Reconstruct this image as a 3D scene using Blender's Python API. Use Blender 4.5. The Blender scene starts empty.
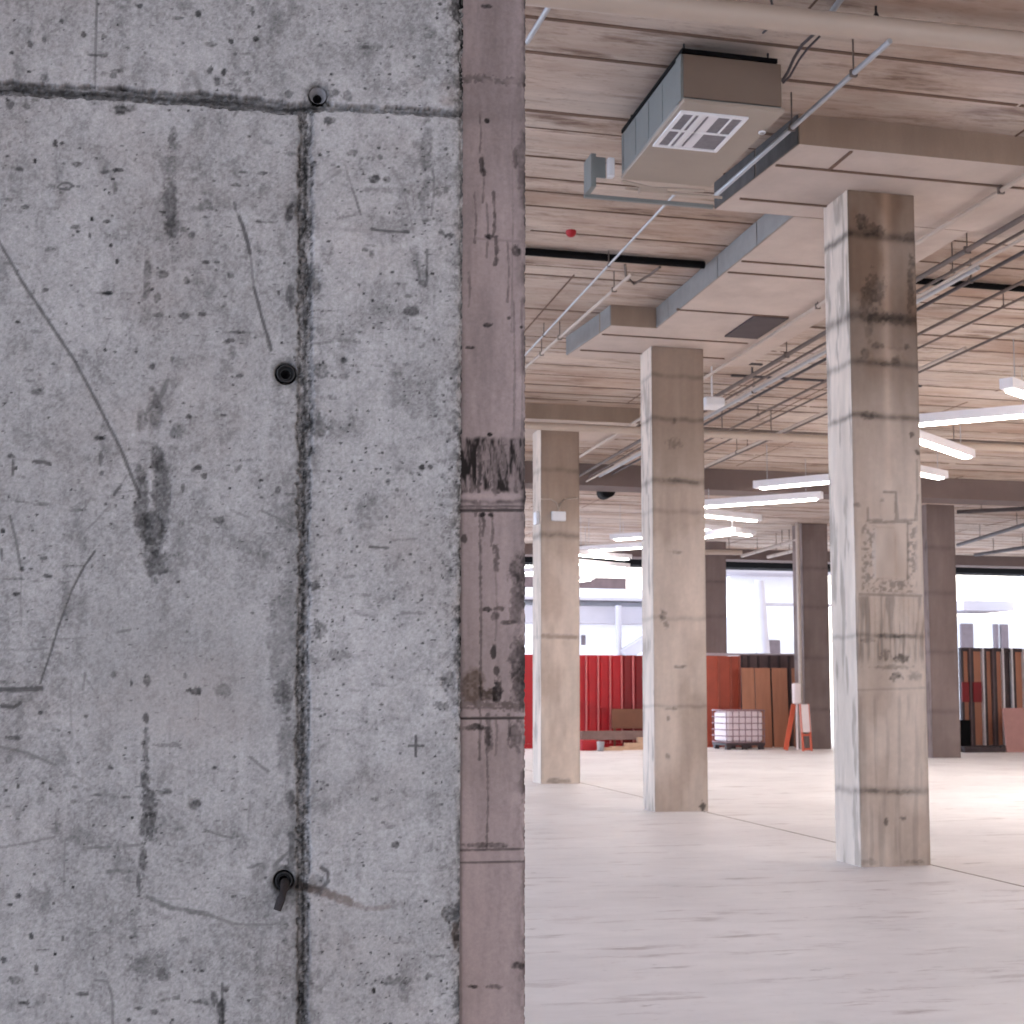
import bpy, math, random
import numpy as np
random.seed(7); RNG = np.random.default_rng(11)
SKY = 2.6; EXPO = 0.60; LAMP = 20.; LAMP_FILL = 64.
SC = bpy.context.scene; COL = SC.collection
D = bpy.data

# ------------------------------------------------------------------ survey of the place (camera station -> real planes)
F = 1355.; CX = 512.; CY = 574.0; YAW = math.radians(12.75); PITCH = math.radians(5.1); ROLL = math.radians(0.1); HC = 1.35
fw = np.array([math.sin(YAW)*math.cos(PITCH), math.cos(YAW)*math.cos(PITCH), math.sin(PITCH)])
rt = np.array([math.cos(YAW), -math.sin(YAW), 0.]); up = np.cross(rt, fw)
r2 = rt*math.cos(ROLL)+up*math.sin(ROLL); u2 = up*math.cos(ROLL)-rt*math.sin(ROLL)
def ray(px, py): return fw+r2*(px-CX)/F-u2*(py-CY)/F
def atz(px, py, z):
    d = ray(px, py); t = (z-HC)/d[2]; return d*t+np.array([0, 0, HC])
def aty(px, py, y):
    d = ray(px, py); t = y/d[1]; return d*t+np.array([0, 0, HC])
def proj(x, y, z):
    dx, dy, dz = x, y, z-HC
    k = dx*fw[0]+dy*fw[1]+dz*fw[2]
    return CX+F*(dx*r2[0]+dy*r2[1]+dz*r2[2])/k, CY-F*(dx*u2[0]+dy*u2[1]+dz*u2[2])/k
ZC = 5.75      # slab soffit
ZD = 5.51      # drop panel soffit

# ------------------------------------------------------------------ object helpers
def tag(o, label=None, cat=None, group=None, kind=None):
    if label: o['label'] = label
    if cat: o['category'] = cat
    if group: o['group'] = group
    if kind: o['kind'] = kind
    return o
def link(o, parent=None):
    COL.objects.link(o)
    if parent is not None: o.parent = parent
    return o
def empty(name, loc, label, cat, group=None, rz=0.):
    o = D.objects.new(name, None); o.empty_display_size = .1; o.location = loc; o.rotation_euler = (0, 0, rz)
    link(o); return tag(o, label, cat, group)
class MB:
    def __init__(s): s.v = []; s.f = []; s.m = []; s.sm = []
    def add(s, v, f, mi=0, smooth=False):
        b = len(s.v); s.v += [tuple(map(float, p)) for p in v]
        for q in f: s.f.append(tuple(b+i for i in q)); s.m.append(mi); s.sm.append(smooth)
        return s
    def box(s, a, b, mi=0, bev=0.):
        x0, y0, z0 = [min(a[i], b[i]) for i in range(3)]; x1, y1, z1 = [max(a[i], b[i]) for i in range(3)]
        if bev <= 0:
            v = [(x, y, z) for z in (z0, z1) for y in (y0, y1) for x in (x0, x1)]
            return s.add(v, [(0, 2, 3, 1), (4, 5, 7, 6), (0, 1, 5, 4), (2, 6, 7, 3), (0, 4, 6, 2), (1, 3, 7, 5)], mi)
        e = min(bev, (x1-x0)/3, (y1-y0)/3, (z1-z0)/3); v = []
        def ring(z, i):
            X0, X1, Y0, Y1 = x0+i, x1-i, y0+i, y1-i
            return [(X0+e, Y0, z), (X1-e, Y0, z), (X1, Y0+e, z), (X1, Y1-e, z), (X1-e, Y1, z), (X0+e, Y1, z), (X0, Y1-e, z), (X0, Y0+e, z)]
        rings = [ring(z0, e), ring(z0+e, 0), ring(z1-e, 0), ring(z1, e)]
        for r in rings: v += r
        f = [tuple(range(7, -1, -1)), tuple(24+i for i in range(8))]
        for k in range(3):
            for i in range(8): f.append((k*8+i, k*8+(i+1) % 8, (k+1)*8+(i+1) % 8, (k+1)*8+i))
        return s.add(v, f, mi)
    def obox(s, p, q, w, h, mi=0, upv=(0, 0, 1), w2=None):
        """box whose axis runs p->q, width w across, height h along up (both centred)"""
        p = np.array(p, float); q = np.array(q, float); d = q-p; d /= np.linalg.norm(d)
        c = np.cross(d, np.array(upv, float)); c /= np.linalg.norm(c); u = np.cross(c, d)
        v = []
        for b in (p, q):
            for sx, sz in ((-1, -1), (1, -1), (1, 1), (-1, 1)): v.append(b+c*sx*w/2+u*sz*h/2)
        return s.add(v, [(3, 2, 1, 0), (4, 5, 6, 7), (0, 1, 5, 4), (1, 2, 6, 5), (2, 3, 7, 6), (3, 0, 4, 7)], mi)
    def tube(s, pts, r, n=10, mi=0, caps=True):
        pts = [np.array(p, float) for p in pts]; v = []; f = []
        for i, p in enumerate(pts):
            a = pts[max(i-1, 0)]; b = pts[min(i+1, len(pts)-1)]; d = (b-a)/np.linalg.norm(b-a)
            ref = np.array([0, 0, 1.]) if abs(d[2]) < .9 else np.array([1., 0, 0])
            c = np.cross(d, ref); c /= np.linalg.norm(c); u = np.cross(c, d)
            rr = r[i] if isinstance(r, (list, tuple)) else r
            for k in range(n):
                t = 2*math.pi*k/n; v.append(p+c*math.cos(t)*rr+u*math.sin(t)*rr)
        for i in range(len(pts)-1):
            for k in range(n): f.append((i*n+k, i*n+(k+1) % n, (i+1)*n+(k+1) % n, (i+1)*n+k))
        s.add(v, f, mi, True)
        if caps:
            s.add(v[:n], [tuple(range(n-1, -1, -1))], mi); s.add(v[-n:], [tuple(range(n))], mi)
        return s
    def lathe(s, c, prof, n=20, mi=0, axis='y'):
        v = []; f = []
        for (r, h) in prof:
            for k in range(n):
                t = 2*math.pi*k/n; a, b = r*math.cos(t), r*math.sin(t)
                v.append((c[0]+a, c[1]+h, c[2]+b) if axis == 'y' else (c[0]+a, c[1]+b, c[2]+h))
        for i in range(len(prof)-1):
            for k in range(n): f.append((i*n+k, i*n+(k+1) % n, (i+1)*n+(k+1) % n, (i+1)*n+k))
        return s.add(v, f, mi, True)
    def poly(s, pts, y0, y1, mi=0):
        """polygon in x,z extruded from y0 to y1"""
        n = len(pts); v = [(x, y0, z) for x, z in pts]+[(x, y1, z) for x, z in pts]
        f = [tuple(range(n)), tuple(range(2*n-1, n-1, -1))]+[(i, (i+1) % n+0, n+(i+1) % n, n+i)[::-1] for i in range(n)]
        return s.add(v, f, mi)
    def build(s, name, mats, parent=None, origin=None):
        v = s.v
        if origin is not None: v = [(x-origin[0], y-origin[1], z-origin[2]) for x, y, z in v]
        me = D.meshes.new(name); me.from_pydata(v, [], s.f)
        for m in (mats if isinstance(mats, (list, tuple)) else [mats]): me.materials.append(m)
        me.polygons.foreach_set('material_index', s.m); me.polygons.foreach_set('use_smooth', s.sm); me.update()
        import bmesh
        bm = bmesh.new(); bm.from_mesh(me); bmesh.ops.recalc_face_normals(bm, faces=bm.faces); bm.to_mesh(me); bm.free()
        o = D.objects.new(name, me)
        if origin is not None and parent is None: o.location = origin
        return link(o, parent)

# ------------------------------------------------------------------ numpy noise (surface wear of the cast concrete)
def h2(ix, iy, s):
    n = (ix.astype(np.int64)*374761393+iy.astype(np.int64)*668265263+s*974634777) & 0x7fffffff
    n = ((n ^ (n >> 13))*1274126177) & 0x7fffffff
    return ((n ^ (n >> 16)) & 0xffff)/65535.
def vn(x, y, s=0):
    ix = np.floor(x); iy = np.floor(y); fx = x-ix; fy = y-iy
    fx = fx*fx*(3-2*fx); fy = fy*fy*(3-2*fy)
    a = h2(ix, iy, s); b = h2(ix+1, iy, s); c = h2(ix, iy+1, s); d = h2(ix+1, iy+1, s)
    return (a*(1-fx)+b*fx)*(1-fy)+(c*(1-fx)+d*fx)*fy
def fbm(x, y, s=0, o=4, g=.5):
    t = 0.; a = 1.; w = 0.
    for i in range(o):
        t = t+a*vn(x, y, s+i*17); w += a; a *= g; x = x*2.03+11.3; y = y*2.03+7.7
    return t/w
def sst(a, b, x):
    t = np.clip((x-a)/(b-a), 0, 1); return t*t*(3-2*t)

class Face:
    """wear of one cast face, drawn in face millimetre-like units (U right, V down)"""
    def __init__(s, U, V):
        s.U = U; s.V = V; s.sh = np.ones_like(U); s.dp = np.zeros_like(U); s.br = np.zeros_like(U)
    def win(s, u0, u1, v0, v1):
        c = np.where((s.U.max(0) >= u0) & (s.U.min(0) <= u1))[0]; r = np.where((s.V.max(1) >= v0) & (s.V.min(1) <= v1))[0]
        if len(c) == 0 or len(r) == 0: return None
        return slice(r[0], r[-1]+1), slice(c[0], c[-1]+1)
    def line(s, pts, w=2., k=.4, d=0., br=0., rough=.3, seed=0):
        for i in range(len(pts)-1):
            (x0, y0), (x1, y1) = pts[i], pts[i+1]; m = w*2+2
            W = s.win(min(x0, x1)-m, max(x0, x1)+m, min(y0, y1)-m, max(y0, y1)+m)
            if W is None: continue
            U = s.U[W]; V = s.V[W]; dx, dy = x1-x0, y1-y0; L = dx*dx+dy*dy+1e-9
            t = np.clip(((U-x0)*dx+(V-y0)*dy)/L, 0, 1); r = np.hypot(U-x0-t*dx, V-y0-t*dy)
            r = r+(fbm(U*.35, V*.35, seed+5, 2)-.5)*w*rough*2
            a = 1-sst(w*.35, w*.75+.6, r)
            a = a*(1-rough*.8*vn(U*.22, V*.22, seed+9))
            s.sh[W] = np.minimum(s.sh[W], np.maximum(s.sh[W], 1)*(1-k*a))
            s.dp[W] = np.maximum(s.dp[W], d*a); s.br[W] = np.maximum(s.br[W], br*a)
    def blob(s, cx, cy, rx, ry, k=.3, d=0., br=0., rough=.9, sc=.16, seed=0, soft=.35):
        W = s.win(cx-rx*2, cx+rx*2, cy-ry*2, cy+ry*2)
        if W is None: return
        U = s.U[W]; V = s.V[W]
        r = np.hypot((U-cx)/rx, (V-cy)/ry)+(fbm(U*sc, V*sc*.8, seed+3, 4, .6)-.5)*rough*1.6
        a = 1-sst(1-soft, 1+soft*.4, r)
        a = a*(.55+.75*vn(U*.42, V*.42, seed+31)) if k > 0 and rx > 3 else a
        s.sh[W] *= 1-np.minimum(k*a, .95); s.dp[W] += d*a; s.br[W] = np.maximum(s.br[W], br*np.minimum(a, 1))
    def hole(s, cx, cy, r, d, k=.85):
        W = s.win(cx-r*2.5, cx+r*2.5, cy-r*2.5, cy+r*2.5); U = s.U[W]; V = s.V[W]
        q = np.hypot(U-cx, V-cy); a = 1-sst(r*.75, r*1.15, q); s.dp[W] = np.maximum(s.dp[W], d*a)
        ring = np.exp(-((q-r*1.25)/(r*.3))**2); s.sh[W] *= 1-.25*ring; s.sh[W] *= 1-k*(1-sst(r*.9, r*1.05, q))

# ------------------------------------------------------------------ materials
def nodes(name):
    m = D.materials.new(name); m.use_nodes = True; nt = m.node_tree; nt.nodes.clear()
    out = nt.nodes.new('ShaderNodeOutputMaterial'); p = nt.nodes.new('ShaderNodeBsdfPrincipled')
    nt.links.new(p.outputs[0], out.inputs[0]); return m, nt, p
def lin(c):
    return tuple((x/255/12.92 if x/255 <= .04045 else ((x/255+.055)/1.055)**2.4) for x in c)+(1.,)
def N(nt, t, **kw):
    n = nt.nodes.new(t)
    for k, v in kw.items():
        if k in n.inputs: n.inputs[k].default_value = v
        else: setattr(n, k, v)
    return n
def mapr(nt, src, a, b, c, d):
    n = N(nt, 'ShaderNodeMapRange'); nt.links.new(src, n.inputs[0])
    for i, v in enumerate((a, b, c, d)): n.inputs[i+1].default_value = v
    return n.outputs[0]
def mixc(nt, fac, a, b, mode='MIX'):
    n = N(nt, 'ShaderNodeMix', data_type='RGBA', blend_type=mode)
    if isinstance(fac, (int, float)): n.inputs[0].default_value = fac
    else: nt.links.new(fac, n.inputs[0])
    for i, s in ((6, a), (7, b)):
        if isinstance(s, tuple): n.inputs[i].default_value = s
        else: nt.links.new(s, n.inputs[i])
    return n.outputs[2]
def noise(nt, scale, detail=4, rough=.55, stretch=(1, 1, 1)):
    tc = N(nt, 'ShaderNodeTexCoord'); mp = N(nt, 'ShaderNodeMapping'); mp.inputs['Scale'].default_value = stretch
    g = N(nt, 'ShaderNodeNewGeometry'); nt.links.new(g.outputs['Position'], mp.inputs[0])
    n = N(nt, 'ShaderNodeTexNoise'); n.inputs['Scale'].default_value = scale; n.inputs['Detail'].default_value = detail; n.inputs['Roughness'].default_value = rough
    nt.links.new(mp.outputs[0], n.inputs[0]); return n.outputs[0]
def plain(name, rgb, rough=.6, metal=0., var=.12, scale=6., stretch=(1, 1, 1), bump=0., spec=.4, emit=0.):
    m, nt, p = nodes(name); c = lin(rgb)
    if var > 0:
        f = mapr(nt, noise(nt, scale, 5, .6, stretch), .3, .7, 1-var, 1+var)
        v = mixc(nt, 1., c, f, 'MULTIPLY'); nt.links.new(v, p.inputs['Base Color'])
    else: p.inputs['Base Color'].default_value = c
    p.inputs['Roughness'].default_value = rough; p.inputs['Metallic'].default_value = metal; p.inputs['Specular IOR Level'].default_value = spec
    if bump > 0:
        b = N(nt, 'ShaderNodeBump'); b.inputs['Strength'].default_value = bump; b.inputs['Distance'].default_value = .01
        nt.links.new(noise(nt, scale*6, 4), b.inputs['Height']); nt.links.new(b.outputs[0], p.inputs['Normal'])
    if emit > 0:
        p.inputs['Emission Color'].default_value = c; p.inputs['Emission Strength'].default_value = emit
    return m
def concrete(name, rgb, brown, mott=.12, fine=.1, stretch=(1, 1, 1), scale=2.2, rough=.85, attr=True, bump=.25, spec=.25, pits=0.):
    """cast concrete: base colour, soft mottling, fine grain, wear attribute (shade = dirt plus painted dimness, brown = rust and grout stain plus browned dim tops)"""
    m, nt, p = nodes(name); base = lin(rgb)
    c = mixc(nt, 1., base, mapr(nt, noise(nt, scale, 6, .62, stretch), .3, .7, 1-mott, 1+mott), 'MULTIPLY')
    c = mixc(nt, 1., c, mapr(nt, noise(nt, 160., 3, .7), .25, .75, 1-fine, 1+fine), 'MULTIPLY')
    st = mapr(nt, noise(nt, scale*.8, 5, .6, stretch), .5, .75, 0., .45)
    c = mixc(nt, st, c, mixc(nt, .5, base, lin(brown)))
    if attr:
        a = N(nt, 'ShaderNodeAttribute', attribute_name='wear_shade'); sp = N(nt, 'ShaderNodeSeparateColor'); nt.links.new(a.outputs['Color'], sp.inputs[0])
        c = mixc(nt, sp.outputs[1], c, lin(brown))
        c = mixc(nt, 1., c, sp.outputs[0], 'MULTIPLY')
    nt.links.new(c, p.inputs['Base Color'])
    p.inputs['Roughness'].default_value = rough; p.inputs['Specular IOR Level'].default_value = spec
    b = N(nt, 'ShaderNodeBump'); b.inputs['Strength'].default_value = bump; b.inputs['Distance'].default_value = .004
    nt.links.new(noise(nt, 90., 5, .65), b.inputs['Height']); nt.links.new(b.outputs[0], p.inputs['Normal'])
    return m
def ceiling_mat():
    m, nt, p = nodes('board_marked_ceiling'); base = lin((196, 182, 170))
    c = mixc(nt, 1., base, mapr(nt, noise(nt, .9, 6, .6, (.7, 1.4, 1)), .3, .7, .82, 1.12), 'MULTIPLY')
    c = mixc(nt, 1., c, mapr(nt, noise(nt, 6., 5, .65, (.12, 3., 1)), .3, .7, .84, 1.12), 'MULTIPLY')      # board grain
    c = mixc(nt, mapr(nt, noise(nt, .55, 6, .65, (.6, 1.8, 1)), .44, .66, 0., .8), c, lin((156, 128, 110)))  # rusty leak stains
    c = mixc(nt, mapr(nt, noise(nt, 2.6, 6, .7, (.35, 1.8, 1)), .53, .68, 0., .85), c, lin((106, 82, 70)))
    c = mixc(nt, mapr(nt, noise(nt, 22., 4, .7, (.5, 1.3, 1)), .55, .75, 0., .5), c, lin((128, 106, 94)))
    c = mixc(nt, mapr(nt, noise(nt, 9., 5, .7, (.4, 1.4, 1)), .66, .78, 0., .55), c, lin((110, 90, 80)))
    c = mixc(nt, mapr(nt, noise(nt, .8, 5, .6, (.5, 1.2, 1)), .58, .75, 0., .4), c, lin((206, 196, 194)))
    nt.links.new(c, p.inputs['Base Color']); p.inputs['Roughness'].default_value = .85; p.inputs['Specular IOR Level'].default_value = .2
    return m
M = {}
M['pier'] = concrete('grey_cast_concrete', (151, 148, 147), (118, 96, 84), .08, .17, scale=4., bump=.5)
M['pink'] = concrete('pinkish_cast_concrete', (174, 159, 159), (112, 92, 76), .08, .08, scale=3.)  # pinker tint stands in for warm light bounced indoors
M['col'] = concrete('warm_cast_concrete', (206, 190, 176), (136, 112, 94), .10, .06, (1, 1, .25), 3.)
M['col_dark'] = concrete('brown_grey_cast_concrete', (124, 110, 106), (96, 80, 74), .10, .06, (1, 1, .3), 2.)
M['ceil'] = ceiling_mat()
M['drop'] = concrete('drop_panel_concrete', (192, 178, 168), (120, 98, 82), .10, .05, (1, 1, .4), 2., attr=False)
M['beam'] = concrete('dark_beam_concrete', (112, 98, 94), (90, 76, 70), .08, .05, attr=False)
M['fascia'] = concrete('stained_dim_fascia_concrete', (150, 130, 114), (104, 82, 68), .16, .06, (1, 1, .3), 2.4, attr=False)  # brown stain plus the dimness of high side faces, in one colour
M['cone'] = plain('grey_cone', (128, 126, 128), .8, var=.2, scale=60)
M['unit_front'] = plain('brown_grey_panel', (116, 100, 88), .5, .1, var=.05, scale=3)
M['edge'] = plain('shaded_edge', (80, 78, 78), .6, .1, var=.3, scale=8, stretch=(1, 1, .4))  # dark colour stands for the shade beside the air unit
M['edge2'] = plain('pale_edge_form', (142, 140, 138), .6, .1, var=.12, scale=5)
M['fin'] = plain('grout_fin', (110, 88, 75), .9, var=.25, scale=3.)
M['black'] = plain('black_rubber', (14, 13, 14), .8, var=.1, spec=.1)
M['hole'] = plain('black_plastic_sleeve', (22, 21, 23), .55, var=.2, scale=80)
M['rust'] = plain('rusty_dark_steel', (50, 44, 44), .7, .3, var=.3, scale=60, bump=.3)
M['galv'] = plain('galvanised_steel', (176, 178, 182), .45, .55, var=.1, scale=8)
M['unit_side'] = plain('galvanised_casing', (128, 132, 131), .45, .35, var=.08, scale=4)
M['unit'] = plain('beige_grey_casing', (158, 146, 134), .55, .1, var=.05, scale=3)
M['white'] = plain('white_powder_coat', (225, 224, 226), .4, var=.03)
M['filter'] = plain('grey_filter_mesh', (120, 116, 120), .7, var=.15, scale=30)
M['pvc'] = plain('beige_pvc', (176, 160, 146), .4, var=.05, scale=2)
M['pipe'] = plain('painted_pipe', (172, 158, 148), .5, .1, var=.1)
M['pipe_dark'] = plain('dark_conduit', (104, 92, 86), .6, .1, var=.15)
M['cable'] = plain('grey_cable', (72, 66, 68), .5, var=.1)
M['lamp_body'] = plain('lamp_white_housing', (222, 219, 222), .5, var=.02)
M['lamp'] = plain('lamp_diffuser', (255, 246, 240), .5, var=0, emit=LAMP)
M['lamp_fill'] = plain('lamp_diffuser_fill', (255, 246, 240), .5, var=0, emit=LAMP_FILL)
M['red'] = plain('red_painted_steel', (166, 22, 32), .5, .0, var=.12, scale=2.5)
M['red_dark'] = plain('deep_red_painted_steel', (116, 8, 17), .5, var=.12, scale=2.5)
M['redrib'] = plain('pale_red_rib', (186, 104, 102), .5, var=.1)
M['orange'] = plain('orange_red_painted_steel', (164, 76, 56), .5, var=.12, scale=2.5)
M['orange_rib'] = plain('dull_orange_rib', (150, 74, 56), .5, var=.1)
M['ply'] = plain('brown_plywood', (170, 116, 90), .6, var=.12, scale=2.5, stretch=(4, 1, .5))
M['ply2'] = plain('dark_plywood', (120, 78, 58), .6, var=.1, scale=2.5)
M['pinkboard'] = plain('dull_pink_board', (172, 128, 122), .7, var=.06)
M['steel'] = plain('silver_formwork_rail', (206, 200, 200), .5, .2, var=.08)
M['dsteel'] = plain('dark_formwork_frame', (64, 52, 54), .6, .2, var=.2)
M['msteel'] = plain('dull_brown_panel', (96, 78, 78), .6, .1, var=.2, scale=3)
M['wood'] = plain('sawn_timber', (196, 164, 138), .7, var=.15, scale=6, stretch=(1, 6, 6))
M['gwood'] = plain('weathered_beam', (128, 104, 98), .7, var=.15)
M['tote'] = plain('milky_plastic', (222, 206, 210), .35, var=.04)
M['cage'] = plain('tote_cage_tube', (150, 120, 124), .4, .4, var=.1)
M['barrier_o'] = plain('orange_plastic', (198, 92, 66), .5, var=.05)
M['barrier_w'] = plain('white_plastic', (226, 212, 210), .5, var=.05)
M['bwall'] = plain('pale_render', (246, 245, 247), .8, var=.03, scale=1.)
M['bgrey'] = plain('grey_render', (176, 168, 172), .8, var=.06, scale=1.)
M['bglass'] = plain('dim_window_glass', (112, 100, 104), .25, var=.1)
M['leaf'] = plain('dusty_foliage', (96, 96, 90), .8, var=.3, scale=8)
M['ground'] = plain('pale_ground', (206, 200, 198), .9, var=.06, scale=.6)

# floor: pale power-floated concrete with scuffs, dark tyre streaks and a saw-cut joint
def floor_mat():
    m, nt, p = nodes('pale_floor_concrete'); base = lin((246, 243, 243))
    c = mixc(nt, 1., base, mapr(nt, noise(nt, .55, 6, .62), .3, .7, .91, 1.05), 'MULTIPLY')
    c = mixc(nt, 1., c, mapr(nt, noise(nt, 4.5, 6, .68, (.5, 1.3, 1)), .3, .7, .93, 1.04), 'MULTIPLY')
    c = mixc(nt, mapr(nt, noise(nt, 1.1, 7, .68, (1, 1.6, 1)), .60, .80, 0., .55), c, lin((160, 138, 134)))
    c = mixc(nt, mapr(nt, noise(nt, 2.2, 6, .6, (.5, 2.2, 1)), .66, .74, 0., .7), c, lin((124, 108, 106)))
    c = mixc(nt, mapr(nt, noise(nt, 14., 4, .7), .62, .8, 0., .25), c, lin((150, 136, 134)))
    c = mixc(nt, mapr(nt, noise(nt, 3.2, 7, .7, (.35, 1.4, 1)), .56, .72, 0., .7), c, lin((150, 132, 128)))
    c = mixc(nt, mapr(nt, noise(nt, 7., 6, .7, (.5, 1.2, 1)), .64, .74, 0., .6), c, lin((112, 98, 96)))
    c = mixc(nt, mapr(nt, noise(nt, .25, 3, .5), .45, .7, 0., .35), c, lin((196, 186, 186)))
    nt.links.new(c, p.inputs['Base Color'])
    nt.links.new(mapr(nt, noise(nt, 1.3, 5, .6), .3, .7, .38, .62), p.inputs['Roughness']); p.inputs['Specular IOR Level'].default_value = .5
    return m
M['floor'] = floor_mat()

# ------------------------------------------------------------------ relief mesh of a cast block with worn faces
def axis_pts(lo, hi, f0, f1, step, coarse):
    a = [lo]
    if f0 > lo: a = list(np.linspace(lo, f0, max(2, int((f0-lo)/coarse)+1)))
    else: f0 = lo
    f1 = min(f1, hi); a += list(np.linspace(f0, f1, int((f1-f0)/step)+1))[1:]
    if hi > f1: a += list(np.linspace(f1, hi, max(2, int((hi-f1)/coarse)+1)))[1:]
    return np.array(a)
def relief_block(name, mat, X, Z, y0, y1, face, side=None, parent=None, edge_round=.0, edge_fn=None, smooth=True):
    """block whose front (y=y0) is a fine relief: X, Z axes, face(Face-like arrays)->depth, shade, brown; left face optional; plain elsewhere"""
    nx, nz = len(X), len(Z); XX, ZZ = np.meshgrid(X, Z)
    dp, sh, br, dx = face(XX, ZZ)
    P = np.stack([XX+dx, y0+dp, ZZ], -1).reshape(-1, 3)
    idx = np.arange(nx*nz).reshape(nz, nx)
    q = np.stack([idx[:-1, :-1], idx[:-1, 1:], idx[1:, 1:], idx[1:, :-1]], -1).reshape(-1, 4)
    verts = [P]; faces = [q]; S = [sh.ravel()]; B = [br.ravel()]; sm = [np.full(len(q), smooth)]
    off = len(P)
    # left side
    if side is not None:
        Yg = np.linspace(y0, y1, side[0]); YY, Z2 = np.meshgrid(Yg, Z); d2, s2, b2 = side[1](YY, Z2)
        x_l = P.reshape(nz, nx, 3)[:, 0, :]
        PX = np.full_like(YY, X[0])+d2; PX[:, 0] = x_l[:, 0]; PY = YY.copy(); PY[:, 0] = x_l[:, 1]
        n2 = len(Yg); i2 = off+np.arange(n2*nz).reshape(nz, n2)
        verts.append(np.stack([PX, PY, Z2], -1).reshape(-1, 3)); S.append(s2.ravel()); B.append(b2.ravel())
        q2 = np.stack([i2[:-1, 1:], i2[:-1, :-1], i2[1:, :-1], i2[1:, 1:]], -1).reshape(-1, 4); faces.append(q2); sm.append(np.full(len(q2), smooth)); off += n2*nz
    # back ring for remaining sides
    def strip(edge, far):
        nonlocal off
        n = len(edge); v = np.concatenate([edge, far]); i = off+np.arange(n)
        qq = np.stack([i[:-1], i[1:], i[1:]+n, i[:-1]+n], -1); verts.append(v); faces.append(qq); sm.append(np.zeros(len(qq), bool))
        S.append(np.full(2*n, .85)); B.append(np.zeros(2*n)); off += 2*n
    G = P.reshape(nz, nx, 3)
    def back(e): e = e.copy(); e[:, 1] = y1; return e
    if side is None: strip(G[:, 0], back(G[:, 0]))
    strip(G[::-1, -1], back(G[::-1, -1])); strip(G[0, ::-1], back(G[0, ::-1])); strip(G[-1], back(G[-1]))
    x0, x1, z0, z1 = X[0], X[-1], Z[0], Z[-1]
    verts.append(np.array([[x0, y1, z0], [x1, y1, z0], [x1, y1, z1], [x0, y1, z1]])); faces.append(np.array([[off+3, off+2, off+1, off]])[:, ::-1][:, ::1]); sm.append(np.zeros(1, bool))
    S.append(np.full(4, .85)); B.append(np.zeros(4))
    V = np.concatenate(verts); Q = np.concatenate(faces)
    me = D.meshes.new(name); me.vertices.add(len(V)); me.vertices.foreach_set('co', V.astype(np.float32).ravel())
    me.loops.add(len(Q)*4); me.loops.foreach_set('vertex_index', Q.astype(np.int32).ravel())
    me.polygons.add(len(Q)); me.polygons.foreach_set('loop_start', np.arange(0, len(Q)*4, 4, dtype=np.int32))
    try: me.polygons.foreach_set('loop_total', np.full(len(Q), 4, np.int32))
    except Exception: pass
    me.update(calc_edges=True); me.validate()
    me.polygons.foreach_set('use_smooth', np.concatenate(sm))
    at = me.attributes.new('wear_shade', 'FLOAT_COLOR', 'POINT'); s_ = np.concatenate(S); b_ = np.concatenate(B)
    at.data.foreach_set('color', np.stack([s_, b_, np.zeros_like(s_), np.ones_like(s_)], -1).astype(np.float32).ravel())
    me.materials.append(mat); o = D.objects.new(name, me); return link(o, parent)

# ------------------------------------------------------------------ foreground: grey cast pier in focus
YF = 2.6; YP = 3.0
UPX = 2.6/1355.    # one wear unit on the wall (about 2 mm)
xr = aty(462, 560, YF)[0]
Zlo, Zhi = aty(200, 1050, YF)[2], aty(200, -30, YF)[2]; Xlo = aty(-45, 560, YF)[0]

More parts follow.
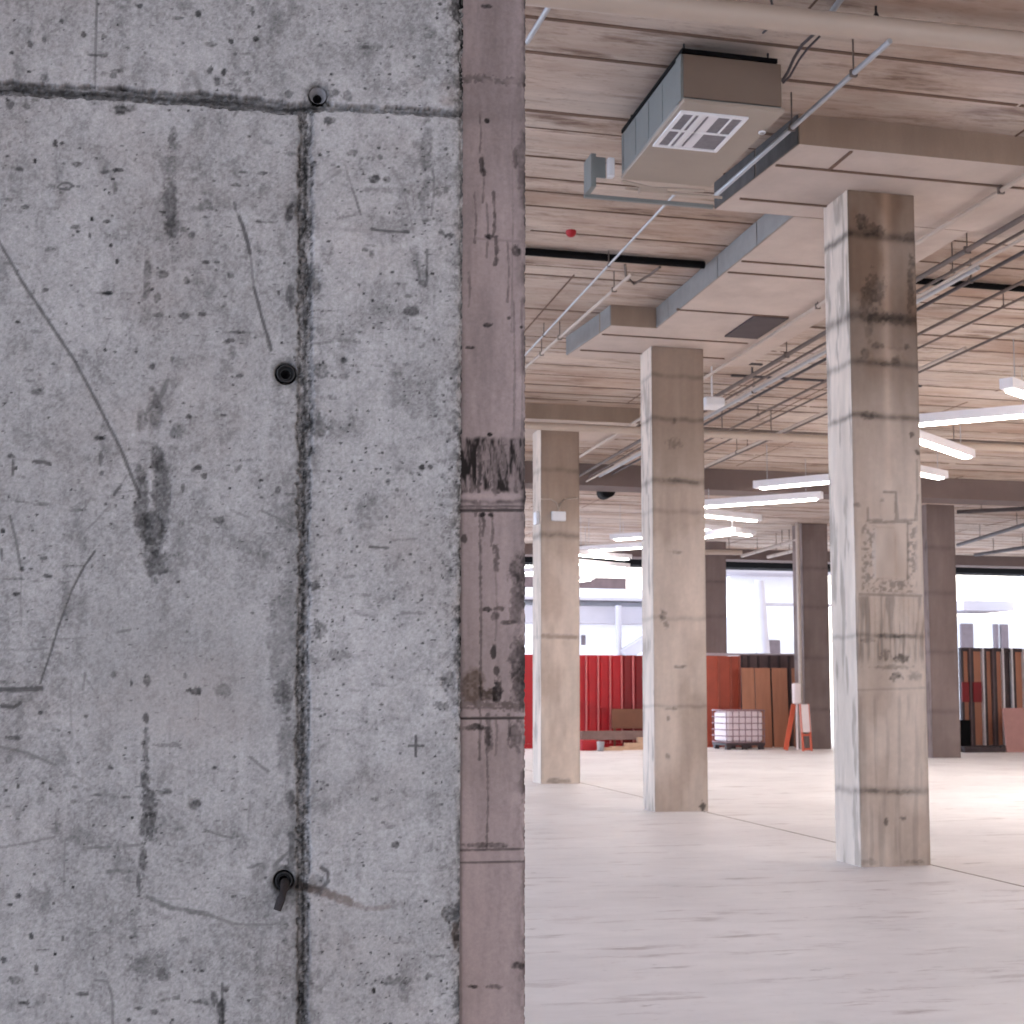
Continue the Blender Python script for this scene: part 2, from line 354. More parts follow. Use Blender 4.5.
def pier_face(XX, ZZ):
    U, V = proj(XX, np.full_like(XX, YF), ZZ)
    f = Face(U, V)
    R = sst(303, 309, U)*(1-0)                       # right-hand pour is paler
    low = sst(560, 640, V)*(1-sst(700, 800, V))*sst(60, 110, U)*(1-sst(270, 310, U))
    big = fbm(U*.011, V*.011, 3, 5, .6)
    mid = fbm(U*.05, V*.04, 8, 4, .6)
    fine = fbm(U*.28, V*.28, 21, 3, .6)
    ver = fbm(U*.12, V*.012, 31, 3, .55)
    calm = 1-.75*low
    f.sh = 1+((big-.5)*.32+(mid-.5)*.30*calm+(fine-.5)*.40*(.4+.6*calm)+(fbm(U*.62, V*.62, 23, 2, .7)-.5)*.33*(.5+.5*calm)+(ver-.5)*.16)
    f.sh *= 1+.10*R-.015
    f.sh *= 1-.09*(1-sst(40, 130, V))*R*vn(U*.03, V*.03, 4)*2
    # blotchy darker patches on the paler pour
    f.sh *= 1-.16*R*sst(.53, .68, fbm(U*.035, V*.035, 77, 5, .62))
    f.sh *= 1-.13*(1-R)*calm*sst(.56, .7, fbm(U*.05, V*.03, 78, 5, .62))
    f.dp = (mid-.5)*.0012+(fine-.5)*.0011
    # --- speckle pits, smears (seeded)
    rg = np.random.default_rng(5)
    for i in range(620):
        u = rg.uniform(312, 460) if i % 2 else rg.uniform(-20, 300); v = rg.uniform(-20, 1040)
        if 70 < u < 280 and 560 < v < 740 and rg.random() < .85: continue
        r = rg.uniform(.8, 1.7); f.blob(u, v, r*rg.uniform(.9, 1.6), r, rg.uniform(.25, .65), .0006, rough=.4, sc=.5, seed=i)
    for i in range(170):
        u = rg.uniform(-10, 455); v = rg.uniform(0, 1024); w = rg.uniform(3, 8)
        if 70 < u < 285 and 560 < v < 740: continue
        f.blob(u, v, w, rg.uniform(1.2, 2.8), rg.uniform(.10, .28), .0003, rough=1.4, sc=.3, seed=i+999)
    for i in range(46):
        u = rg.uniform(-10, 455); v = rg.uniform(0, 1024); L = rg.uniform(10, 40)
        f.line([(u, v), (u+rg.uniform(-3, 3), v+L)] if i % 2 else [(u, v), (u+L, v+rg.uniform(-3, 3))], 1.1, rg.uniform(.08, .22), .0002, rough=.8, seed=i)
    for i in range(40):
        u = rg.uniform(0, 460); v = rg.uniform(0, 1024)
        f.line([(u, v), (u+rg.uniform(5, 22), v+rg.uniform(-22, 22))], 1.0, rg.uniform(.08, .25), .0002, rough=.8, seed=i+60)
    for i in range(900):
        u = rg.uniform(-10, 460); v = rg.uniform(-10, 1034); f.blob(u, v, rg.uniform(.8, 2.6), rg.uniform(.5, 1.0), rg.uniform(.12, .4), .0004, rough=.6, sc=.6, seed=i+4000)
    # honeycombed cluster of pits on paler pour
    for i in range(260):
        a = rg.normal(0, 1, 2); c = [(400, 320, 40, 45), (430, 200, 25, 30), (345, 480, 30, 70), (380, 560, 60, 60), (325, 640, 15, 40), (440, 570, 14, 110), (395, 960, 40, 30)][i % 7]
        f.blob(c[0]+a[0]*c[2], c[1]+a[1]*c[3], rg.uniform(.7, 1.6), rg.uniform(.7, 1.4), rg.uniform(.3, .7), .0007, rough=.4, sc=.5, seed=i+2000)
    # --- long scratches
    S = f.line
    S([(-3, 238), (4, 250), (20, 278), (43, 313), (57, 334), (75, 361), (92, 393), (107, 422), (121, 449), (131, 474), (137, 488), (140, 497)], 2.6, .46, .0012, rough=.2)
    S([(234.5, 203), (236, 209)], 2.6, .5, .001); S([(239, 217), (243, 226), (247, 240), (250, 253)], 3., .55, .001, rough=.2)
    S([(234, 205), (239, 218)], 1.4, .3); S([(250, 253), (252, 270), (254, 288)], 1.6, .32); S([(254, 287), (258, 302), (262, 318), (266, 331), (270, 343), (271, 350)], 2.4, .5, .001, rough=.2); S([(266, 331), (268, 347)], 1.2, .3)
    S([(95, 551), (84, 567), (72, 590), (65, 609), (58, 628), (50, 655), (40, 684)], 1.7, .5, .001, rough=.25)
    S([(10, 516), (16, 540), (21, 569)], 2.2, .4, .0006); S([(21, 569), (21, 625)], 1.3, .22); S([(1, 550), (2, 560)], 2., .5)
    S([(127, 475), (121, 485)], 1.2, .25); S([(121, 485), (114, 495)], 2.2, .5, .0006); S([(110, 505), (95, 522), (75, 541)], 1.6, .22)
    S([(91, 497), (82, 513), (74, 527)], 1.4, .22); S([(13, 460), (13, 475)], 1.8, .5); S([(34, 461.5), (42, 462), (49, 463.5)], 3., .55, .0006)
    S([(15, 501), (28, 502.5)], 1.3, .35); S([(38, 503), (48, 504)], 1.3, .3); S([(0, 494), (10, 495)], 1.6, .2)
    S([(-5, 689.5), (18, 689.5), (41, 688.5)], 4.6, .55, .0012, rough=.2); S([(2, 706), (14, 707), (20, 703)], 3.4, .6, .001)
    S([(-5, 746), (12, 749), (26, 753), (42, 759), (55, 765)], 2.6, .36, .0008); S([(75, 776), (95, 788), (110, 797)], 2., .15)
    S([(30, 650), (47, 648)], 1.4, .3); S([(35, 641.5), (60, 639), (85, 638)], 1.3, .22); S([(0, 650), (30, 650)], 1.2, .16); S([(118, 632), (130, 630)], 2., .3)
    S([(97, -4), (96, 40), (95, 85)], 1.7, .38, .0006); S([(-4, 848), (22, 844), (55, 837)], 1.8, .28, .0005)
    S([(147, 897), (160, 903), (172, 908), (184, 910), (200, 913), (212, 916)], 4.2, .40, .001, rough=.5); S([(212, 916), (226, 921), (235, 924), (270, 925), (280, 923)], 2., .3)
    S([(146, 906), (152, 912), (170, 918)], 4, .25, rough=.9)
    S([(262, 511), (280, 519), (296, 528)], 2.2, .36); S([(231, 510), (248, 517)], 2, .22)
    S([(65, 838), (64, 886)], 1.4, .28); S([(30, 884), (34, 892), (50, 894)], 1.4, .3); S([(95, 980), (107, 981), (112, 995), (113, 1030)], 2., .34)
    S([(352, 188), (357, 203), (361, 215)], 1.6, .38); S([(345, 165), (352, 188)], 1.2, .2); S([(318, 186), (333, 176), (341, 170)], 2.2, .22); S([(335, 210), (340, 218), (355, 215)], 1.3, .25)
    S([(392, 168), (402, 186), (410, 215), (413, 232)], 1.4, .2); S([(368, 189), (390, 190), (420, 192)], 3.6, .3, .0008, rough=.7); S([(366, 190), (378, 190)], 3.2, .25)
    S([(372, 229), (384, 231), (408, 232)], 2.4, .55, .0008); S([(316, 228), (345, 230), (372, 231)], 3, .16); S([(440, 233), (452, 236)], 4, .65, .001, rough=.8)
    S([(434, 195), (445, 191), (448, 188)], 4., .42, rough=.7); S([(433, 168), (434, 196), (431, 215)], 2., .32); S([(427, 250), (427, 280), (425, 286)], 2., .4); S([(427, 286), (420, 284), (417, 262)], 2., .25)
    S([(370, 547), (388, 548)], 2., .5, .0006); S([(402, 613), (424, 613)], 2.4, .3); S([(392, 540), (416, 539)], 1.8, .22); S([(344, 577), (354, 576)], 2.4, .25); S([(358, 595), (370, 595)], 2.6, .25); S([(355, 612), (375, 617)], 2.2, .18)
    S([(330, 340), (345, 341), (358, 342)], 3., .35, rough=1.); S([(308, 345), (330, 342)], 1.8, .3)
    S([(409, 746), (423, 746)], 1.8, .55); S([(416, 736), (416, 756)], 2., .6); S([(411, 742), (421, 750)], 1.2, .2)
    S([(372, 684), (386, 686)], 2., .3); S([(350, 690), (362, 691)], 1.8, .25); S([(333, 730), (348, 731), (360, 728)], 2., .2); S([(355, 613), (372, 618)], 1.8, .2)
    S([(250, 757), (262, 767), (268, 771)], 2.2, .36); S([(205, 830), (222, 836), (233, 838)], 1.7, .36); S([(250, 800), (248, 830)], 1.3, .22)
    S([(262, 866), (278, 866), (288, 867)], 3., .4, rough=.9); S([(247, 868), (262, 864)], 2, .4, rough=.9)
    S([(294, 884), (318, 890), (330, 895), (350, 902)], 7., .22, 0, .55, .3); S([(346, 900), (366, 909), (388, 907)], 4., .16, 0, .3)
    S([(88, 848), (110, 847)], 2., .35); S([(108, 872), (122, 870)], 3., .4); S([(122, 873), (133, 871)], 2.6, .35); S([(124, 846), (138, 845)], 2.4, .3); S([(120, 861), (134, 861)], 2., .25)
    S([(162, 1000), (180, 997)], 2.6, .42, rough=.8); S([(190, 1001), (206, 1003)], 3., .55, rough=.8)
    S([(222, 984), (223, 1030)], 2., .45); S([(262, 932), (260, 960), (262, 975)], 2.4, .25); S([(278, 945), (277, 960)], 1.6, .25)
    S([(270, 400), (282, 418), (290, 430)], 2, .12); S([(193, 470), (200, 465)], 3, .4); S([(236, 471), (240, 466)], 2.8, .4)
    S([(272, 490), (273, 560)], 1.6, .12); S([(170, 720), (170, 775)], 1.6, .10); S([(70, 690), (72, 742)], 1.4, .16); S([(85, 673), (83, 690)], 1.6, .3); S([(87, 680), (97, 695)], 1.6, .22)
    # --- scuffed dark patches
    Bb = f.blob
    Bb(170, 205, 8, 34, .36, .0008, seed=1, sc=.2); Bb(173, 226, 10, 10, .34, .0008, seed=2); Bb(167, 166, 8, 12, .2, seed=2); Bb(173, 140, 5, 14, .3, seed=5)
    Bb(205, 205, 9, 6, .25, seed=7); Bb(207, 222, 5, 18, .12, seed=8); Bb(147, 268, 5, 16, .32, seed=3); Bb(147, 290, 4, 9, .34, seed=6); Bb(158, 297, 4, 5, .35, seed=4)
    Bb(155, 415, 9, 20, .36, .0012, seed=11, rough=.5); Bb(142, 419, 6, 13, .3, .001, seed=12, rough=.5); S([(157, 405), (163, 392), (168, 381)], 4., .35, .0006)
    Bb(177, 432, 8, 9, .3, seed=13); Bb(189, 417, 3.5, 3, .55, seed=14); Bb(157, 457, 7, 14, .38, .001, seed=15, rough=.6); Bb(140, 474, 6, 10, .3, seed=16)
    Bb(142, 505, 8, 34, .38, .0012, seed=17, rough=.8); Bb(162, 495, 10, 40, .38, .0012, seed=18, rough=.8); Bb(152, 535, 14, 24, .42, .0014, seed=19, rough=.9); Bb(157, 562, 10, 18, .42, .0012, seed=20, rough=1.); Bb(151, 541, 5, 4, .4, seed=21); Bb(156, 581, 2.5, 6, .3, seed=22)
    Bb(147, 681, 3.5, 7, .38, seed=30); Bb(146, 718, 3, 5, .5, seed=31); Bb(146, 745, 4, 17, .42, seed=32, sc=.35); Bb(145, 780, 5, 16, .46, seed=33, sc=.35); Bb(149, 805, 9, 15, .42, seed=34, sc=.3); Bb(149, 826, 9, 16, .46, seed=35, sc=.35); Bb(143, 858, 4, 16, .46, seed=36, sc=.4); Bb(139, 884, 3, 12, .4, seed=37, sc=.4)
    Bb(426, 150, 6, 34, .28, seed=40, sc=.25); Bb(424, 205, 6, 22, .26, seed=41); Bb(415, 262, 6, 18, .22, seed=42); Bb(423, 278, 5, 10, .25, seed=43); Bb(411, 310, 8, 6, .48, .0008, seed=44); Bb(418, 329, 4, 2.5, .4, seed=45); Bb(326, 253, 8, 12, .22, seed=46)
    Bb(320, 370, 9, 9, .38, seed=50); Bb(318, 425, 12, 14, .38, .002, seed=51, sc=.3); Bb(312, 280, 10, 16, .34, .002, seed=52, sc=.3); Bb(289, 212, 5, 9, .55, .001, seed=53); Bb(291, 300, 5, 14, .42, seed=54); Bb(296, 210, 8, 10, .25, seed=57)
    Bb(283, 640, 18, 60, .20, seed=60, sc=.22); Bb(284, 695, 10, 18, .36, seed=61, sc=.3); Bb(288, 750, 12, 26, .2, seed=62); Bb(291, 800, 6, 12, .42, seed=63); Bb(292, 850, 5, 20, .4, seed=64); Bb(320, 630, 8, 10, .4, seed=65, sc=.4); Bb(339, 655, 14, 6, .28, seed=66, sc=.4); Bb(314, 585, 6, 5, .45, seed=67, sc=.4)
    Bb(150, 965, 24, 16, .26, seed=70, sc=.35); Bb(163, 975, 8, 7, .3, seed=71); Bb(200, 960, 12, 16, .16, seed=72, sc=.3); Bb(221, 1012, 5, 18, .5, seed=73); Bb(226, 990, 5, 4, .55, seed=74); Bb(214, 999, 4, 7, .42, seed=75); Bb(15, 980, 8, 5, .3, seed=76, sc=.4); Bb(82, 994, 6, 3, .5, seed=77)
    Bb(195, 691, 8, 4, .55, .0008, seed=80, sc=.4); Bb(222, 690, 8, 8, .22, seed=81, sc=.4); Bb(167, 792, 7, 3, .42, seed=82); Bb(195, 804, 8, 6, .36, .0012, seed=83, rough=.4); Bb(197, 803, 4, 3, .35, seed=84)
    Bb(395, 845, 5, 4, .55, .0008, seed=85); Bb(389, 826, 6, 3, .3, seed=86); Bb(390, 981, 22, 5, .28, seed=87, sc=.4); Bb(374, 991, 2.2, 3.5, .8, .001, seed=88); Bb(404, 992, 8, 10, .22, seed=89, sc=.4)
    for (u, v, a, b, k) in [(45, 78, 4.5, 4, .42), (30, 44, 2.5, 3.5, .42), (44, 40, 2.5, 3, .35), (84, 34, 2.6, 4, .55), (104, 55, 4, 2.5, .5), (94, 55, 6, 1.3, .35), (118, 71, 6, 2.4, .4), (114, 76, 4, 3, .3), (121, 110, 7, 5, .55), (130, 108, 5, 4, .35), (10, 104, 4, 5, .4), (27, 106, 4, 2.8, .4), (55, 143, 2, 3.4, .6), (61, 21, 2, 2, .5), (140, 6, 3, 2, .5), (104, 36, 3, 2, .35), (35, 161, 2, 2.4, .7), (20, 169, 4, 2.4, .5), (77, 164, 6, 2.6, .5), (118, 170, 5, 2.2, .7), (106, 172, 5, 2.2, .35), (113, 179, 1.8, 1.6, .6), (115, 187, 2.6, 6, .28), (25, 207, 4, 2, .5), (92, 219, 1.8, 2.4, .8), (107, 221.5, 3, 1.7, .6), (75, 227, 5, 2.2, .35), (90, 235, 1.6, 3, .5), (111, 245, 1.6, 2.4, .7), (117, 261, 1.8, 2.4, .7), (45, 290, 3, 2.2, .6), (108, 293, 5, 2.4, .65), (104, 293, 9, 1.3, .3), (127, 293, 8, 1.2, .18), (44, 322, 4, 1, .0), (18, 322, 2.6, 1.8, .6), (105, 350, 1.6, 1.6, .7), (37, 392, 7, 3, .3), (152, 367, 3.5, 2.6, .5), (152, 389, 3, 3, .3), (100, 438, 5, 2.2, .65), (101, 458, 2.4, 8, .35), (101, 473, 2, 2.6, .4), (11, 456, 4, 2.4, .5), (44, 558, 4, 1.5, .4), (22, 569, 2.6, 2.6, .5), (47, 576, 4.5, 2, .5), (16, 594, 3.5, 2, .6), (15, 579, 12, 1.3, .3), (72, 566, 10, 1.2, .25), (3, 531, 2, 2.6, .6), (66, 582, 7, 1, .2),
                            (198, 14, 3, 3.5, .55), (210, 70, 3, 4, .55), (224, 72, 2.6, 4, .65), (217, 80, 3, 5, .4), (231, 41, 2.6, 2.6, .6), (256, 38.5, 3, 2.6, .65), (211, 44, 6, 2.4, .4), (177, 18, 7, 1.6, .35), (253, 11, 2, 5, .4), (235, 54, 2, 1.6, .35), (289, 94, 4, 4, .4), (230, 85, 6, 2, .25), (184, 230, 5, 3, .3), (197, 53, 4, 2, .0), (243, 172, 4, 1.8, .45), (263, 173, 5, 2.2, .45), (236, 185, 5, 1.6, .4), (259, 221, 3, 1.8, .4), (267, 222, 11, 1.2, .3), (192, 235, 4, 3, .4), (206, 262, 4, 2, .45), (217, 262, 3, 1.6, .45), (163, 274, 5, 3.5, .45), (187, 280, 3, 4, .4), (231, 275, 3.5, 3.5, .35), (279, 293, 1.5, 2.4, .5), (202, 314, 4, 2.2, .55), (184, 316, 5, 3, .4), (158, 315, 6, 2.4, .35), (230, 341, 5, 2.4, .5), (238, 332, 10, 1.6, .35), (232, 352, 4, 7, .25), (240, 376, 3, 2, .5), (172, 359, 2, 3.4, .3), (223, 415, 4, 2, .45), (282, 343, 1.4, 1.2, .7), (178, 434, 0.1, .1, 0), (198, 468, 4, 2.4, .5), (204, 476, 3.2, 3.2, .5), (183, 488, 2, 4, .35), (219, 520, 5, 3.5, .38), (278, 490, 3, 4, .4), (230, 488, 1.2, 1.2, .8), (254, 577, 2, 3, .0), (114, 674, 3, 3.4, .35), (131, 683, 1.4, 3, .5), (185, 676, 2, 3, .3), (40, 713, 2.4, 2, .55), (14, 738, 8, 2.6, .42), (86, 716, 2, 2, .4), (110, 767, 2, 2.4, .35), (50, 789, 1.6, 1.3, .7), (75, 787, 3, 1.6, .4), (43, 783, 2, 1.6, .5), (18, 786, 1.3, 2.4, .6), (127, 797, 5, 1.7, .4), (97, 795, 5, 1.5, .3), (132, 818, 1.4, 1.4, .9), (18, 896, 3, 2.4, .6), (10, 905, 2.4, 1.8, .6), (73, 887, 1.7, 1.4, .9), (31, 936, 2.4, 3, .6), (55, 954, 1.8, 1.8, .8), (36, 968, 2, 4, .5), (4, 960, 3, 3, .5), (24, 1003, 5, 1.8, .55), (42, 950, 6, 1.3, .35), (138, 1008, 4, 1.6, .5), (155, 1012, 4, 3, .45), (129, 1020, 2.4, 1.6, .6),
                            (375, 179, 5, 4, .55), (387, 179, 4, 3, .35), (352, 153, 5, 3.4, .4), (329, 121, 6, 4, .5), (380, 157, 3, 3, .4), (347, 96, 5, 5, .4), (336, 92, 4, 3, .4), (437, 18, 1.3, 1.3, .7), (428, 36, 4, 2.6, .3), (344, 360, 3, 3, .55), (422, 467, 3, 2.8, .6), (430, 467, 2.4, 2.4, .5), (442, 461, 7, 2.4, .25), (372, 254, 3, 3.6, .35), (388, 482, 2.6, 3, .35), (397, 490, 2, 2, .4), (365, 250, 4, 2, .4), (446, 505, 8, 3, .15)]:
        if k > 0: Bb(u, v, a*1.15, b*1.15, k, .0006, rough=.55, sc=.35, seed=int(u*3+v))
    # pale chips, light smears and an oval ring
    for (u, v, a, b, k) in [(252, 20, 6, 30, -.13), (245, 62, 8, 30, -.08), (345, 30, 30, 14, -.05), (400, 60, 26, 20, -.07), (440, 35, 8, 40, -.08), (454, 40, 7, 50, -.12), (452, 96, 6, 20, -.06), (380, 240, 60, 12, -.10), (320, 240, 10, 30, -.1), (313, 350, 6, 8, -.18), (448, 265, 14, 16, -.10), (455, 600, 5, 70, -.12), (313, 700, 6, 60, -.1), (312, 250, 8, 12, -.14), (315, 910, 5, 90, -.10), (370, 700, 50, 40, -.04), (390, 820, 50, 90, -.05), (140, 434, 12, 4, -.14), (148, 420, 2.5, 12, -.12), (150, 490, 3, 18, -.2), (158, 520, 4, 10, -.12), (311, 600, 4, 30, -.12), (284, 418, 9, 8, -.07), (287, 391, 6, 6, -.2), (214, 68, 5, 4, -.12)]:
        Bb(u, v, a, b, k, -.0003, rough=.8, sc=.12, seed=int(u+v))
    S([(57, 187), (62, 183), (69, 183), (73, 186), (69, 189), (61, 189), (57, 187)], 1.8, .5, .0005)
    f.br = np.maximum(f.br, .28*sst(.45, .7, fbm(U*.06, V*.06, 91, 4))*np.exp(-((U-440)/26)**2-((V-98)/20)**2)*1.3)
    # --- tie-hole sockets, then the two formed grooves (rough, dirty)
    f.blob(318, 95, 17, 16, .18, .001, seed=95); f.blob(287, 376, 17, 17, .12, .001, seed=96); f.blob(286, 884, 16, 18, .3, .001, seed=97)
    f.hole(318, 95, 9., .05, .25); f.hole(286, 373, 10.5, .05, .3); f.hole(284, 881, 10., .05, .3)
    Bb(317, 884, 11, 12, .28, .003, seed=98, sc=.3); S([(308, 888), (322, 888), (328, 882), (328, 872), (322, 868)], 2.6, .5, .001)
    S([(292, 883), (300, 887), (310, 888)], 7., .55, .002, .6)
    S([(280, 879), (276, 864), (284, 856), (292, 850)], 2.4, .4, .0008)
    S([(234, 116), (240, 108), (236, 94), (240, 88)], 2.2, .3); S([(193, 73), (198, 85), (204, 95)], 5, .22)
    rough1 = (fbm(U*.10, V*.10, 41, 4, .6)-.5); rough2 = (fbm(U*.3, V*.3, 42, 3, .6)-.5)
    gc = np.interp(U, [-60, 0, 100, 200, 250, 292, 310, 380, 462], [84, 87.5, 93, 99, 103, 108.5, 106, 109.5, 113.5]); gw = np.interp(U, [0, 200, 280, 312, 330, 462], [7., 6.6, 7.4, 4.4, 3.7, 3.5])
    g = 1-sst(gw*.8, gw*1.12, np.abs(V-gc+rough1*6+rough2*2))
    vc = 304.5+np.interp(V, [100, 400, 560, 700, 1024], [1.5, .5, -1., -1.5, -1.5])+rough1*2.5; vw = np.interp(V, [100, 240, 420, 520, 640, 1024], [5.5, 6.5, 6.5, 5.4, 5.2, 5.0])
    vw = vw*(.72+.62*fbm(V*.035, U*.03, 43, 4, .6))
    g2 = (1-sst(vw*.8, vw*1.25, np.abs(U-vc+rough2*5+(fbm(U*.14, V*.14, 44, 3)-.5)*5)))*sst(104, 110, V)
    G = np.maximum(g, g2)
    tex = fbm(U*.09+V*.0, V*.10, 51, 4, .65); rib = np.abs(V-gc)/gw; rib2 = np.abs(U-vc)/vw
    gd = g*(.50+.12*np.cos(rib*5)+(fbm(U*.05, V*.35, 55, 4, .7)-.5)*.8)
    gd2 = g2*(.38+.12*np.cos(rib2*5.5)+(fbm(U*.30, V*.10, 52, 4, .7)-.5)*1.1+(fbm(U*.5, V*.4, 53, 3, .7)-.5)*.9)
    f.sh *= 1-np.clip(np.maximum(gd*np.where(U > 318, .64, 1), gd2), 0, .8)
    f.dp = np.maximum(f.dp, G*(.011+rough2*.016+rough1*.008))
    f.sh *= 1-.22*np.exp(-((U-vc)/13)**2)*sst(100, 110, V)*(fbm(U*.12, V*.05, 56, 4)*1.6)*(1-g2)   # dirt creeping out of the groove
    # --- broken arris on the right edge
    ed = 462-U
    chip = sst(.35, .7, fbm(U*.05, V*.03, 61, 4, .65))*np.exp(-np.clip(ed, 0, 99)/7.)
    zone = np.interp(V, [0, 60, 120, 320, 420, 640, 700, 760, 900, 1024], [1.2, 1, .5, .5, .8, 1.1, 1., .35, .7, 1.])
    er = np.exp(-np.clip(ed, 0, 99)/5.5)*zone
    f.sh *= 1-.72*er*(.25+1.2*sst(.38, .66, fbm(U*.22, V*.14, 63, 4, .65)))
    f.sh *= 1-.42*zone*np.exp(-np.clip(ed, 0, 99)/22.)*sst(.5, .7, fbm(U*.2, V*.2, 64, 4, .65))
    f.blob(452, 914, 10, 9, .4, .004, seed=66, sc=.3); f.blob(456, 935, 5, 14, .4, .002, .6, seed=67); f.blob(448, 680, 8, 10, .35, .002, seed=68, sc=.4); f.blob(440, 705, 9, 4, .4, seed=69, sc=.4); f.blob(456, 10, 6, 14, .5, .003, seed=65, sc=.3)
    f.dp += .008*chip*zone+.006*np.exp(-np.clip(ed, 0, 99)/1.6)
    dx = -(.004*np.exp(-np.clip(ed, 0, 99)/1.2)*zone*sst(.38, .75, fbm(V*.017, V*.29, 71, 6, .75))*1.5)
    inr = sst(-40, -20, U)*sst(-25, -5, V)*(1-sst(1030, 1048, V))
    f.dp *= inr
    s_ = np.where(f.sh < 1, f.sh**1.75, f.sh)
    return f.dp, np.clip(s_, .05, 1.35), np.clip(f.br, 0, 1), dx*inr

gpier = empty('concrete_pier', (xr-.6, YF+.2, 0), 'huge grey concrete pier with a T-shaped groove filling the left foreground', 'pier')
X = axis_pts(xr-2.4, xr, Xlo, xr, 1.3*UPX, .5); Z = axis_pts(0, ZC-.009, Zlo, Zhi, 1.3*UPX, .5)
blk = relief_block('cast_block', M['pier'], X, Z, YF, YP, pier_face)
blk.parent = gpier; blk.location = (-(xr-.6), -(YF+.2), 0)
def on_pier(o): o.parent = gpier; o.location = (-(xr-.6), -(YF+.2), 0); return o
for (u, v, r, lab) in [(318, 95, 7.6, 'open black tie hole above the groove crossing'), (286, 373, 9.4, 'black plastic tie sleeve left of the upright groove'), (284, 881, 8.6, 'tie sleeve holding the bent rusty rod')]:
    c = aty(u, v, YF); R = r*UPX
    mb = MB(); first = v < 200
    mb.lathe(c, [(R*.82, .004), (R, .0035), (R*1.0, .006), (R*.93, .012), (R*.72, .018), (R*.66, .012), (R*.5, .012), (R*.46, .02), (R*.34, .035), (0.0005, .045)] if not first else [(R*1.15, .004), (R*1.08, .005), (R*.70, .018), (R*.60, .022)], 24)
    if first: mb.lathe(c+np.array([-R*.06, 0, -R*.05]), [(R*.68, .0195), (R*.6, .03), (.0005, .048)], 20, 1)
    on_pier(tag(mb.build('tie_sleeve', [M['cone'], M['hole']] if first else M['hole']), lab))
c = aty(285, 884, YF); e = aty(277, 910, YF-.02)
mb = MB(); mb.tube([c+np.array([0, .03, 0]), c+np.array([0, .0, .002]), c+np.array([-.001, -.012, -.006]), (c+e)/2+np.array([0, -.012, 0]), e+np.array([0, -.004, 0])], [.0082, .0085, .0085, .0080, .0072], 12)
on_pier(tag(mb.build('bent_tie_rod', M['rust']), 'rusty rod stub bent downwards'))

